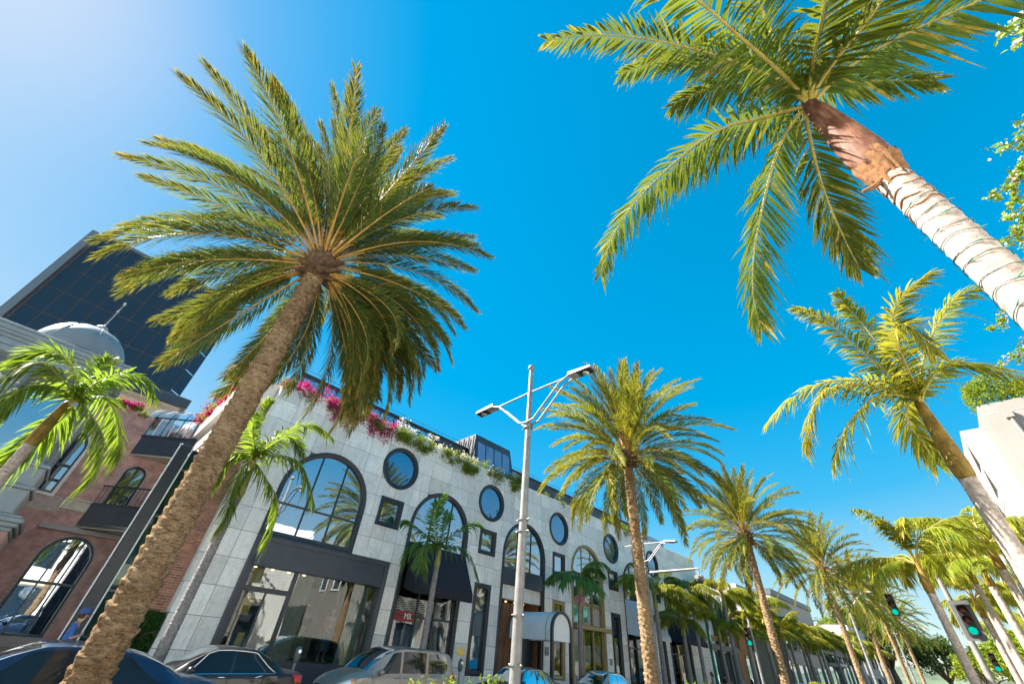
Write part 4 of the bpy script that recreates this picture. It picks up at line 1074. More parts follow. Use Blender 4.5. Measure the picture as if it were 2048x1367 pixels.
    # front grille, bumper grille, number plates
    f = MB(); f.box(L / 2 - .02, L / 2 + .012, -W * .25, W * .25, spec['grille'][0], spec['grille'][1]); go = f.build('grille', M['trim_black'], t, local=True)
    for i in range(4):
        z = spec['grille'][0] + (spec['grille'][1] - spec['grille'][0]) * (i + .5) / 4; f = MB(); f.box(L / 2 + .012, L / 2 + .02, -W * .24, W * .24, z - .012, z + .012); f.build('bar', M['chrome'], go, local=True)
    f = MB(); f.box(-L / 2 - .015, -L / 2 + .01, -.16, .16, .72, .86); f.build('number_plate', M['white'], t, local=True)
    if spec.get('k'): t.scale = spec['k']
    return t
def thing_part(name, parent, loc):
    o = bpy.data.objects.new(name, None); C.objects.link(o); o.parent = parent; o.location = loc; o.empty_display_size = .1
    WL[o.name] = Vector((0, 0, 0)); return o
def sedan(L=4.67, W=1.81, H=1.43, belt0=.0):
    k = L / 4.67
    def q(xs): return [x * k for x in xs]
    return dict(L=L, W=W, H=H, cat='car', wf=.93 * k, wr=3.72 * k, R=.37,
        belt=(q([0, .12, .5, 1.3, 2.4, 3.4, 4.1, 4.5, 4.67]), [.62, .68, .78, .88, .92, .95, .98, .98, .93]),
        half=(q([0, .1, .35, .9, 2.0, 3.2, 4.1, 4.5, 4.67]), [.66, .78, .92, .985, 1, 1, .97, .88, .78]),
        crown=(q([0, .4, 1.3, 3.9, 4.67]), [.02, .07, .10, .09, .04]),
        g=(q([0, 1.25, 1.55, 1.95, 2.15, 3.0, 3.25, 3.7, 4.12, 4.67]), [0, 0, .36, .86, 1, 1, .93, .52, 0, 0]),
        roof=(q([0, 1.9, 2.5, 3.1, 4.67]), [H - .03, H - .03, H, H - .02, H - .12]),
        glass=(1.25 * k, 2.08 * k, 3.1 * k, 4.08 * k),
        windows=[(1.52 * k, 1.98 * k, 2.55 * k, 2.56 * k), (2.62 * k, 2.62 * k, 3.12 * k, 3.72 * k)],
        seams=q([1.35, 2.58, 3.45]), handles=q([2.28, 3.22]), mirror=1.62 * k, head=(.06 * k, .42 * k, 3.7, 4.7), tail=(4.28 * k, 4.62 * k, 3.6, 4.85, .12), grille=(.36, .62))
def minivan():
    L, W, H = 5.1, 1.95, 1.76
    return dict(L=L, W=W, H=H, cat='minivan', wf=.98, wr=4.05, R=.40, tum=.82,
        belt=([0, .12, .5, 1.1, 2.0, 3.6, 4.6, 4.95, 5.1], [.70, .78, .92, 1.0, 1.04, 1.08, 1.10, 1.08, 1.0]),
        half=([0, .1, .35, .9, 2.0, 3.6, 4.6, 4.98, 5.1], [.66, .78, .91, .98, 1, 1, .985, .94, .88]),
        crown=([0, .4, 1.1, 4.6, 5.1], [.03, .09, .13, .06, .04]),
        g=([0, .98, 1.4, 1.9, 2.15, 2.6, 4.4, 4.62, 4.85, 5.02, 5.1], [0, 0, .42, .84, .95, 1, 1, .97, .72, .0, 0]),
        roof=([0, 1.8, 2.8, 4.2, 5.1], [H - .06, H - .04, H, H - .02, H - .10]),
        glass=(1.0, 2.12, 4.55, 5.0),
        windows=[(1.45, 2.0, 2.35, 2.36), (2.46, 2.46, 3.50, 3.5), (3.62, 3.62, 4.42, 4.62)],
        seams=[1.3, 2.42, 3.56], handles=[2.12, 2.55], mirror=1.55, head=(.08, .52, 3.6, 4.75), tail=(4.84, 5.04, 4.0, 5.6, 0.0), grille=(.40, .72))
down = -math.pi / 2       # cars on this side head towards -y
blue = make_car('parked_car', 'dark blue sedan behind the thick palm trunk, nearest car at lower left', (-11.0, 3.3 - 2.42, 0), down, sedan(4.85, 1.85, 1.44), paint('navy_paint', (.012, .035, .085), .5), False)
make_car('parked_car', 'glossy black sedan with bright window trim parked before the large shop window', (-14.35, 4.2, 0), down, dict(sedan(4.67, 1.81, 1.46), k=(.91, .93, .985)), paint('black_paint', (.006, .006, .008), .1))
van = make_car('parked_minivan', 'silver-beige minivan parked below the black awning', (-14.45, 9.5, 0), down, dict(minivan(), k=(.87, .92, .985)), paint('silver_paint', (.30, .275, .245), .5), False)
make_car('parked_car', 'dark grey sedan half hidden by the steel lamp post', (-14.3, 15.6, 0), down, dict(sedan(4.6, 1.82, 1.48), k=(.95, .95, .98)), paint('grey_paint', (.03, .032, .035), .4))
make_car('parked_car', 'pale silver-blue sedan parked past the barrel canopy', (-14.3, 21.6, 0), down, dict(sedan(4.85, 1.83, 1.5), k=(.95, .95, 1.0)), paint('silverblue_paint', (.33, .38, .43), .6))
make_car('distant_car', 'small white car seen behind the median shrubs far along the street', (-11.6, 46.5, 0), down, sedan(4.4, 1.8, 1.75), paint('white_paint', (.72, .72, .70), .0), False)
make_car('distant_car', 'pale car low at the bottom right end of the street', (-3.6, 52, 0), math.pi / 2, sedan(4.8, 1.9, 1.8), paint('pale_paint', (.60, .56, .52), .2), False)
make_car('distant_car', 'red car beside the far palm trunks', (-11.6, 74, 0), down, sedan(4.6, 1.8, 1.7), paint('red_paint', (.42, .01, .015), .1), False)
make_car('distant_car', 'dark blue car far down the street between lamp posts', (-6.0 + 1.0, 78, 0), math.pi / 2, sedan(4.6, 1.8, 1.6), paint('dkblue_paint', (.03, .06, .11), .3), False)
# ---------------------------------------------------------------- street lamp in the median
lx, ly = -8.0, 8.6
def street_lamp(label, x, y, arm_l=True, arm_r=True, H=9.9, z0=.16, k=1.0):
    t = thing('street_lamp', label, 'street lamp', (x, y, z0), 0, 'twin steel street lamps')
    f = MB(); f.tube([(x, y, z0), (x, y, 2.5), (x, y, 7.0), (x, y, H - .1)], [.138, .125, .098, .07], 20, cap=True); po = f.build('pole', M['galv'], t, smooth=40)
    f = MB(); f.lathe([(.01, -.12), (.09, -.09), (.125, 0), (.09, .09), (.01, .12)], 16, (x, y, H + .02)); f.build('finial', M['galv'], t, smooth=True)
    f = MB(); f.lathe([(.24, 0), (.24, .05), (.17, .25), (.16, .3)], 16, (x, y, z0)); f.build('base', M['galv'], t, smooth=30)
    for z in (1.6, 2.55, 4.45, 4.75, 7.55):
        f = MB(); f.lathe([(.15, 0), (.15, .03)] if z > 4 else [(.165, 0), (.165, .03)], 16, (x, y, z))
        for sx in (-1, 1): f.tube([(x + sx * .12, y - .02, z + .02), (x + sx * (.24 if z > 4 else .2), y - .02, z + .02)], .018, 6)
        f.build('bolt_ring', M['galv'], po)
    f = MB(); f.tube([(x - 1.65, y, 8.83), (x, y, 8.9), (x + 1.7, y, 8.9)], .03, 8); f.build('tie_rod', M['galv'], t)
    for sx, on in ((-1, arm_l), (1, arm_r)):
        if not on: continue
        for dy in (-.12, .12):
            f = MB(); f.tube([(x, y + dy, 7.72), (x + sx * .32, y + dy, 7.78), (x + sx * 1.35, y + dy, 8.72), (x + sx * 1.75, y + dy, 8.86)], .032, 8); f.build('arm', M['galv'], t, smooth=40)
        f = MB(); a, b = x + sx * 1.70, x + sx * 2.62
        f.add([(a, y - .17, 8.84), (a, y + .17, 8.84), (b, y + .19, 8.80), (b, y - .19, 8.80), (a, y - .15, 8.99), (a, y + .15, 8.99), (b - sx * .08, y + .15, 8.92), (b - sx * .08, y - .15, 8.92)],
              [(0, 1, 2, 3), (4, 7, 6, 5), (0, 4, 5, 1), (1, 5, 6, 2), (2, 6, 7, 3), (3, 7, 4, 0)]); ho = f.build('lamp_head', M['galv'], t, bevel=.015)
        f = MB(); m0, m1 = x + sx * 2.05, x + sx * 2.55
        f.box(min(m0, m1), max(m0, m1), y - .14, y + .14, 8.80, 8.825); f.build('lamp_recess', M['trim_black'], ho)
        f = MB(); f.lathe([(.115, -.03), (.09, -.05), (.01, -.058)], 16, ((m0 + m1) / 2, y, 8.80)); f.build('lens', M['lamp_lens'], ho, smooth=True)
    return t
street_lamp('tall twin-arm steel street lamp on the median before the barrel canopy', lx, ly)
street_lamp('street lamp whose single arm shows right of the slender palm trunk', -15.4, 29.6, False, True, 9.3)
street_lamp('distant pale lamp post between the far date palms', -8.0, 54.5)
street_lamp('most distant lamp post beside the dark far trees', -8.0, 82)
# ---------------------------------------------------------------- traffic signals
def signal(parent, x, y, z, s=1.0, lit=2, plate=True, dy=-1):
    """three-lamp head facing -y"""
    f = MB(); f.box(x - .17 * s, x + .17 * s, y, y + .2 * s, z - .52 * s, z + .52 * s); o = f.build('signal_head', M['signal_black'], parent, bevel=.02)
    if plate:
        f = MB(); f.box(x - .3 * s, x + .3 * s, y + .06 * s, y + .075 * s, z - .66 * s, z + .66 * s); f.build('backplate', M['signal_grey'], o)
    for i, mt in enumerate(('lens_dark', 'lens_amber', 'lens_dark')):
        zz = z + (.34 - i * .34) * s
        f = MB(); f.lathe([(.13 * s, 0), (.10 * s, .03 * s), (.01, .045 * s)], 16); f.v = [(px + x, y - .005 - pz, py + zz) for px, py, pz in f.v]
        f.build('lens', M['green_light'] if (i == 2 and lit == 2) else M[mt], o, smooth=True)
        f = MB(); n = 10
        f.grid([[(x + .145 * s * math.cos(a), y - d, zz + .145 * s * math.sin(a)) for a in [-.25 + (math.pi + .5) * j / n for j in range(n + 1)]] for d in (0, .2 * s)]); f.build('visor', M['signal_black'], o)
    return o
t = thing('traffic_signal', 'large traffic signal with green light and backplate on the right-hand pole', 'traffic signal', (-.35, 29.6, .15))
f = MB(); f.tube([(-.35, 29.6, .15), (-.35, 29.6, 6.9)], [.14, .10], 14); f.build('pole', M['galv'], t, smooth=40)
f = MB(); f.tube([(-.35, 29.6, 3.95), (-.1, 29.45, 3.9)], .04, 8); f.tube([(-.35, 29.6, 5.0), (-.1, 29.45, 5.05)], .03, 8); f.build('bracket', M['galv'], t)
signal(t, -.1, 29.3, 4.5, 1.12)
signal(t, .05, 29.3, 3.05, .62, 2, False)
t = thing('traffic_signal', 'green traffic signal hanging among the distant palm fronds', 'traffic signal', (-2.5, 29.6, 4.4))
signal(t, -2.5, 29.4, 5.1, .9, 2, False)
f = MB(); f.tube([(-.35, 29.6, 6.5), (-2.6, 29.6, 6.75)], [.045, .03], 10); f.tube([(-2.5, 29.55, 6.72), (-2.5, 29.5, 5.5)], .03, 6); f.build('mast_arm', M['galv'], t)
t = thing('traffic_signal', 'small green traffic signal on the thin median post before the concrete overhang', 'traffic signal', (-9.0, 27.9, .16))
f = MB(); f.tube([(-8.85, 28.0, .16), (-8.85, 28.0, 4.3)], .06, 10); f.build('pole', M['galv'], t, smooth=40)
signal(t, -8.95, 27.75, 3.5, .8, 2, False)
t = thing('signal_mast', 'horizontal steel mast arm with a camera box beside the slender palm trunk', 'signal mast', (-15.4, 29.9, .15))
f = MB(); f.tube([(-15.4, 29.75, 7.05), (-11.75, 29.75, 7.15)], [.10, .06], 12); f.build('mast_arm', M['galv'], t, smooth=40)
f = MB(); f.box(-11.95, -11.55, 29.6, 29.95, 6.45, 6.75); f.box(-11.8, -11.7, 29.7, 29.8, 6.75, 7.15); f.box(-11.9, -11.62, 29.3, 29.6, 6.5, 6.7); f.build('camera_box', M['galv'], t, bevel=.015)
t = thing('round_sign', 'small round turquoise sign on a post right of the large traffic signal', 'sign', (1.1, 30.6, .15))
f = MB(); f.tube([(1.1, 30.6, .15), (1.1, 30.6, 3.0)], .035, 8); f.build('post', M['galv'], t)
f = MB(); f.lathe([(.3, 0), (.3, .02)], 24); f.v = [(x + 1.1, 30.55 - z, y + 2.75) for x, y, z in f.v]; f.build('sign_plate', simple('turquoise', (.02, .25, .32), .5), t)
# parking meters
def meter(label, x, y):
    t = thing('parking_meter', label, 'parking meter', (x, y, .15), 0, 'parking meters along the kerb')
    f = MB(); f.tube([(x, y, .15), (x, y, 1.15)], .035, 10); f.build('post', M['galv'], t)
    f = MB(); f.lathe([(.05, 0), (.085, .05), (.095, .16), (.10, .26), (.085, .34), (.05, .39), (.01, .405)], 14, (0, 0, 0)); f.v = [(a * .8 + x, b * 1.05 + y, c_ + 1.13) for a, b, c_ in f.v]; o = f.build('meter_head', M['steel_paint'], t, smooth=True)
    f = MB(); f.lathe([(.055, 0), (.04, .02)], 12); f.v = [(c_ + x + .075, a + y, b + 1.40) for a, b, c_ in f.v]; f.build('dial', M['chrome'], o)
meter('parking meter seen above the boot of the black sedan', -15.0, 6.55)
meter('parking meter between the minivan and the dark grey sedan', -15.0, 13.0)
# rooftop floodlight
t = thing('floodlight', 'small black floodlight clamped to the roof edge among the pink flowers', 'floodlight', (-18.35, 8.25, ZT))
f = MB(); f.box(-18.45, -18.25, 8.1, 8.4, ZT + .05, ZT + .25); f.box(-18.4, -18.36, 8.22, 8.28, ZT - .1, ZT + .1); f.build('housing', M['trim_black'], t, bevel=.01)
f = MB(); f.box(-18.249, -18.24, 8.13, 8.37, ZT + .08, ZT + .22); f.build('lens', M['head_lens'], t)
# ---------------------------------------------------------------- people
def skin_body(name, joints, edges, mat, parent, sub_=2, root=0):
    """one continuous surface grown along a skeleton: joints [(x,y,z,rx,ry)]"""
    me = bpy.data.meshes.new(name); me.from_pydata([j[:3] for j in joints], edges, []); me.materials.append(mat)
    o = bpy.data.objects.new(name, me); C.objects.link(o); o.parent = parent
    o.modifiers.new('skin', 'SKIN'); sv = me.skin_vertices[0].data
    for i, j in enumerate(joints): sv[i].radius = (j[3], j[4] if len(j) > 4 else j[3]); sv[i].use_root = (i == root)
    s_ = o.modifiers.new('sub', 'SUBSURF'); s_.levels = sub_; s_.render_levels = sub_
    for m_ in (o.modifiers[0],): m_.use_smooth_shade = True
    return o
def person(label, loc, rz, top, legs, hairc, hair_long=False, skirt=None, H=1.72, cap=None, name='person', skin=None, arm=None, stride=.18, group=None):
    t = thing(name, label, 'person' if name == 'person' else name, loc, rz, group); k = H / 1.72; st = stride
    sk = skin or M['skin']
    J = [(0, 0, .95), (0, 0, 1.15), (.01, 0, 1.38), (.02, 0, 1.48), (.045, 0, 1.58), (.05, 0, 1.70),
         (0, .095, .90), (st * .7, .10, .50), (st, .10, .09), (st + .13, .11, .04),
         (0, -.095, .90), (-st * .4, -.10, .50), (-st * 1.3, -.10, .11), (-st * 1.3 + .12, -.11, .04),
         (0, .19, 1.40), (-.05, .25, 1.15), (.12, .24, .95), (.17, .235, .87),
         (0, -.19, 1.40), (.06, -.25, 1.15), (.24, -.22, 1.00), (.30, -.20, .95)]
    Rr = [.125, .115, .12, .055, .075, .07, .085, .058, .042, .04, .085, .058, .042, .04, .052, .04, .03, .03, .052, .04, .03, .03]
    if arm == 'up': J[20], J[21] = (.22, -.10, 1.22), (.24, -.02, 1.27)
    E_ = [(0, 1), (1, 2), (2, 3), (3, 4), (4, 5), (0, 6), (6, 7), (7, 8), (8, 9), (0, 10), (10, 11), (11, 12), (12, 13), (2, 14), (14, 15), (15, 16), (16, 17), (2, 18), (18, 19), (19, 20), (20, 21)]
    def jj(idx, g=1.0, add=0.0): return [(*[c_ * k for c_ in J[i]], (Rr[i] * g + add) * k * (.85 if i < 3 else 1), (Rr[i] * g + add) * k * (1.15 if i < 3 else 1)) for i in idx]
    skin_body('body', jj(range(22)), E_, sk, t)
    ti = [0, 1, 2, 14, 15, 18, 19]; skin_body('top', jj(ti, 1.0, .022), [(0, 1), (1, 2), (2, 3), (3, 4), (2, 5), (5, 6)], top, t)
    li = [0, 6, 7, 8, 10, 11, 12]
    if skirt is None: skin_body('trousers', jj(li, 1.0, .02), [(0, 1), (1, 2), (2, 3), (0, 4), (4, 5), (5, 6)], legs, t)
    else:
        f = MB(); f.lathe([(.14 * k, 1.08 * k), (.18 * k, .92 * k), (.21 * k, .7 * k), (.24 * k, skirt * k)], 18, cap=False); f.build('skirt', legs, t, local=True, smooth=True)
    f = MB(); f.lathe([(.02, -.12), (.075, -.10), (.105, -.02), (.108, .04), (.085, .09), (.04, .115), (.005, .12)], 14, (.035 * k, 0, 1.655 * k)); f.v = [(x if x < .075 * k else .075 * k + (x - .075 * k) * .2, y, z) if z < 1.68 * k else (x, y, z) for x, y, z in f.v]
    f.build('hair', hairc, t, local=True, smooth=True)
    if hair_long:
        f = MB(); f.tube([(0, 0, 1.70 * k), (-.05, 0, 1.55 * k), (-.07, 0, 1.38 * k)], [.08, .095, .05], 10); f.build('long_hair', hairc, t, local=True, smooth=True)
    f = MB(); f.tube([(.125 * k, 0, 1.62 * k), (.15 * k, 0, 1.60 * k)], [.014, .02], 6); f.build('nose', sk, t, local=True, smooth=True)
    for sy in (-1, 1):
        f = MB(); f.lathe([(.003, -.01), (.012, 0), (.003, .01)], 8, (.122 * k, .032 * sy, 1.645 * k)); f.build('eye', M['trim_black'], t, local=True, smooth=True)
    if cap:
        f = MB(); f.lathe([(.115, -.02), (.116, .03), (.09, .085), (.04, .11), (.005, .115)], 16, (.04 * k, 0, 1.675 * k)); f.tube([(.12, 0, 1.67 * k), (.22, 0, 1.655 * k)], [.07, .05], 10, flat=.15); f.build('cap', cap, t, local=True, smooth=True)
    return t
stripe, nt, out = new_mat('striped_cloth')
p_ = nt.nodes.new('ShaderNodeBsdfPrincipled'); wv = nt.nodes.new('ShaderNodeTexWave'); wv.bands_direction = 'Z'; wv.inputs['Scale'].default_value = 5; wv.inputs['Distortion'].default_value = .6
nt.links.new(coords(nt), wv.inputs['Vector']); nt.links.new(ramp(nt, wv.outputs[0], [(.45, (.02, .02, .03)), (.55, (.7, .7, .7))]).outputs[0], p_.inputs['Base Color']); nt.links.new(p_.outputs[0], out.inputs[0])
cloth = lambda n, c_: simple(n, c_, .85, var=.1, scale=8)
person('person in blue cap and blue shirt walking behind the thick palm trunk', (-16.6, 1.33, .15), rad(80), cloth('blue_cloth', (.04, .13, .42)), cloth('pale_jeans', (.35, .45, .55)), M['hair'], cap=cloth('cap_cloth', (.05, .10, .30)), arm='up')
person('person in a black and white striped dress on the far sidewalk', (-16.4, 40.3, .15), rad(200), stripe, stripe, cloth('red_hair', (.22, .08, .03)), True, skirt=.55)
person('person in dark clothes walking near the teal posts', (-16.6, 43.4, .15), rad(70), cloth('black_cloth', (.03, .015, .02)), cloth('dark_trousers', (.03, .03, .035)), M['hair'])
person('person in a bright turquoise shirt beside the third date palm trunk', (-14.9, 51.6, .15), rad(250), cloth('teal_cloth', (.02, .35, .40)), cloth('dark_trousers2', (.02, .025, .03)), M['hair'])
person('person in pale blue behind the grey palm trunk by the orange panel', (-16.8, 47.6, .15), rad(90), cloth('paleblue_cloth', (.30, .50, .56)), cloth('blue_trousers', (.10, .16, .22)), M['hair'])
person('shop mannequin with bare head in patterned blue dress behind the large pane', (-19.3, 9.35, .98), rad(10), cloth('beige_top', (.35, .25, .20)), cloth('blue_dress', (.10, .16, .26)), M['skin'], skirt=.35, name='mannequin', stride=.03, H=1.75)
person('shop mannequin in a dark green coat near the pale drapes', (-19.5, 8.35, .98), rad(-15), cloth('green_coat', (.05, .11, .06)), cloth('green_skirt', (.30, .33, .20)), M['skin'], skirt=.5, name='mannequin', stride=.03, H=1.75)
person('shop mannequin in a golden dress in the first tall display window', (-19.3, 17.0, .82), rad(10), cloth('gold_top', (.45, .30, .08)), cloth('tan_skirt', (.35, .25, .18)), M['hair'], skirt=.3, name='mannequin', stride=.03, H=1.75)
f = MB(); f.box(XF - 1.7, XF - .3, 7.2, 10.7, .16, .97); f.build('podium', M['interior_pale'], sfo)
# ---------------------------------------------------------------- palm fronds
def catmull(P, n):
    P = np.asarray(P, float); P = np.vstack([2 * P[0] - P[1], P, 2 * P[-1] - P[-2]]); out = []
    segs = len(P) - 3
    for i in range(n):
        t = i / (n - 1) * segs; k = min(int(t), segs - 1); u = t - k
        a, b, c, d = P[k], P[k + 1], P[k + 2], P[k + 3]
        out.append(.5 * ((2 * b) + (c - a) * u + (2 * a - 5 * b + 4 * c - d) * u * u + (3 * b - a - 3 * c + d) * u ** 3))
    return np.array(out)
class Leaf:
    def __init__(s): s.v = []; s.f = []; s.a = []; s.m = []
    def strip(s, base, d, n, L, w, droop, along, seg, fold, rnd_):
        """one leaflet: folded blade from base along d, flat normal n, drooping under its weight"""
        o = len(s.v); side = np.cross(d, n); side /= np.linalg.norm(side) + 1e-9
        for i in range(seg + 1):
            t = i / seg
            c = base + d * L * t + np.array([0, 0, -1.0]) * droop * L * t * t
            ww = w * (0.35 + 2.6 * t * (1 - t)) * (1 - t ** 4) if i < seg else 0
            if i == seg: s.v.append(c); s.a.append(along)
            else:
                up = n * ww * fold
                s.v += [c - side * ww + up, c, c + side * ww + up]; s.a += [along * (.75 + .25 * t)] * 3
        for i in range(seg - 1):
            p = o + i * 3; s.f += [(p, p + 1, p + 4, p + 3), (p + 1, p + 2, p + 5, p + 4)]; s.m += [0, 0]
        p = o + (seg - 1) * 3; q = o + seg * 3; s.f += [(p, p + 1, q), (p + 1, p + 2, q)]; s.m += [0, 0]
def frond_mesh(name, P, mats, nleaf, leafL, leafW, seed, seg=3, droop=.25, vangle=(.1, .5), fwd=(1.05, .45), start=.14, fold=.35, r0=.03, flat=.6, tipdry=1.0, gap=0.0, lenp=None, up0=None, hang=0.0):
    r = random.Random(seed); n = 40
    P = catmull(P, n); T = np.gradient(P, axis=0); T /= np.linalg.norm(T, axis=1)[:, None]
    lf = Leaf(); up = np.array(up0 if up0 is not None else (0, 0, 1.0)); prevs = None
    sides = []
    for i in range(n):
        sd = np.cross(T[i], up)
        if np.linalg.norm(sd) < .25 and prevs is not None: sd = prevs
        sd /= np.linalg.norm(sd) + 1e-9
        if prevs is not None:
            if sd.dot(prevs) < 0: sd = -sd
            sd = prevs * .6 + sd * .4; sd -= T[i] * sd.dot(T[i]); sd /= np.linalg.norm(sd) + 1e-9
        prevs = sd; sides.append(sd)
    for k in range(nleaf):
        t = start + (1 - start) * (k + .5) / nleaf
        x = t * (n - 1); i = min(int(x), n - 2); u = x - i
        base = P[i] * (1 - u) + P[i + 1] * u; tg = T[i]; sd = sides[i]; nn = np.cross(sd, tg)
        prof = lenp(t) if lenp else min(1, .45 + 2.2 * (t - start)) * (1 - .68 * max(0, (t - .55) / .45) ** 1.6)
        for sg in (-1, 1):
            if r.random() < gap: continue
            a = fwd[0] + (fwd[1] - fwd[0]) * t + r.uniform(-.10, .10)
            va = r.uniform(*vangle) - hang * (.4 + .6 * r.random())
            d = tg * math.cos(a) + (sd * sg * math.cos(va) + nn * math.sin(va)) * math.sin(a)
            d += np.array([r.uniform(-.05, .05) for _ in range(3)]); d /= np.linalg.norm(d)
            ln = nn * math.cos(va) - sd * sg * math.sin(va); ln = ln - d * ln.dot(d); ln /= np.linalg.norm(ln) + 1e-9
            dry = r.random() < .05
            lf.strip(base, d, ln, leafL * prof * (r.uniform(.88, 1.1) if r.random() > .07 else r.uniform(.4, .8)), leafW * r.uniform(.8, 1.2), droop * (r.uniform(.5, 1.6) if r.random() > .12 else r.uniform(2, 3.4)), 1.25 if dry else min(1.0, t * tipdry * r.uniform(.8, 1.1)), seg, fold, r)
    mb = MB(); mb.v = [tuple(q) for q in lf.v]; mb.f = lf.f; mb.m = lf.m; mb.a = lf.a
    nv0 = len(mb.v)
    mb.tube([P[i] for i in range(0, n, 3)] + [P[-1]], [r0 * (1 - .92 * i / (n - 1)) for i in range(0, n, 3)] + [r0 * .06], 6, 1, flat=flat)
    mb.a = mb.a + [0.0] * (len(mb.v) - nv0)
    return mb.mesh(name, mats, smooth=True)
def arc_path(L, e0, bend, n=9, side=0.0):
    """rachis of length L leaving at elevation e0 and bending down by `bend` radians along it"""
    p = [np.zeros(3)]; 
    for i in range(n - 1):
        t = (i + .5) / (n - 1); e = e0 - bend * t ** 1.3; a = side * t * t
        p.append(p[-1] + np.array([math.cos(e) * math.cos(a), math.cos(e) * math.sin(a), math.sin(e)]) * L / (n - 1))
    return p
# ---- date palms: fronds in five grades of age, shared between trees
def date_set(mats, nleaf, seg, seed, lw):
    out = []
    for g_, (L, bend, hang) in enumerate(((4.0, .50, 0), (4.3, .82, 0), (4.3, 1.08, .05), (4.1, 1.15, .12), (3.7, .95, .25))):
        for v in range(2):
            m_ = frond_mesh('date_frond', arc_path(L, 0, bend, 9, (-.12, .16)[v]), mats, nleaf, .62, lw, seed + g_ * 7 + v, seg, .16, (-.05, 1.05), (.80, .42), .17, .3, .034, .55, 1.0, .03, None, None, hang)
            out.append(m_)
    return out
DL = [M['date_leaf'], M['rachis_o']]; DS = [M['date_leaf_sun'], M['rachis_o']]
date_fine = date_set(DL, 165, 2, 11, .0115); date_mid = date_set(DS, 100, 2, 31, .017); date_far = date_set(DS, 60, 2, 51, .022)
def date_trunk(h, r0, r1, nu, rows, cols, seed, lean=(0, 0)):
    r = random.Random(seed); nv = rows * 6; mb = MB()
    cell = {}
    P = []
    for j in range(nv + 1):
        v = j / 6.0; z = h * j / nv; t = z / h
        rb = r0 + (r1 - r0) * t + .10 * math.exp(-z / .25) * r0
        row = []
        for i in range(nu):
            th = 2 * math.pi * i / nu; amp = 0
            vh = v + 2.0 * i / nu; ri = int(vh); fv = vh - ri
            u = (th / (2 * math.pi)) * cols + (ri * .42) % 1.0 + .12 * math.sin(ri * 1.7)
            ci = int(math.floor(u)); fu = u - ci - .5
            key = (ri, ci % cols)
            if key not in cell: cell[key] = (r.uniform(.3, 1.5), r.uniform(-.28, .28))
            k, sh = cell[key]
            pr = max(0, 1 - (abs(fu + sh * .3) * 1.9) ** 2.2)
            amp = .050 * k * pr * (fv ** 1.1 if fv < .78 else .76 * ((1 - fv) / .22) ** .7) + r.uniform(-.009, .009)
            rr = rb * .93 + amp
            row.append((rr * math.cos(th) + lean[0] * t * t, rr * math.sin(th) + lean[1] * t * t, z + .012 * pr * fv * k))
        row.append(row[0]); P.append(row)
    mb.grid(P)
    return mb.mesh('date_trunk', M['date_bark'], smooth=55)
trunk_fine = date_trunk(8.45, .225, .195, 96, 62, 7, 3); trunk_mid = date_trunk(8.45, .205, .18, 44, 56, 7, 4)
def boot_mesh(seed):
    """one stubby cut leaf base"""
    r = random.Random(seed); mb = MB(); w0, w1, L = r.uniform(.07, .10), r.uniform(.035, .05), r.uniform(.22, .34)
    sec = [(0, w0, .035), (L * .5, w0 * .8, .045), (L * .9, w1, .03), (L, w1 * .8, .02)]
    P = [[(x, w * math.cos(a) , th * math.sin(a) + x * x * .9) for a in [2 * math.pi * k / 8 for k in range(9)]] for x, w, th in sec]
    mb.grid(P); o = len(mb.v); mb.add([p for p in P[-1][:8]], [tuple(range(8))]); return mb.mesh('leaf_base', M['boot'], smooth=40)
boots = [boot_mesh(i) for i in range(4)]
def put(me, name, parent, loc, az, el, roll=0.0, scale=1.0):
    o = bpy.data.objects.new(name, me); C.objects.link(o); o.parent = parent
    o.matrix_local = Matrix.Translation(loc) @ Matrix.Rotation(az, 4, 'Z') @ Matrix.Rotation(-el, 4, 'Y') @ Matrix.Rotation(roll, 4, 'X') @ Matrix.Scale(scale, 4)
    return o
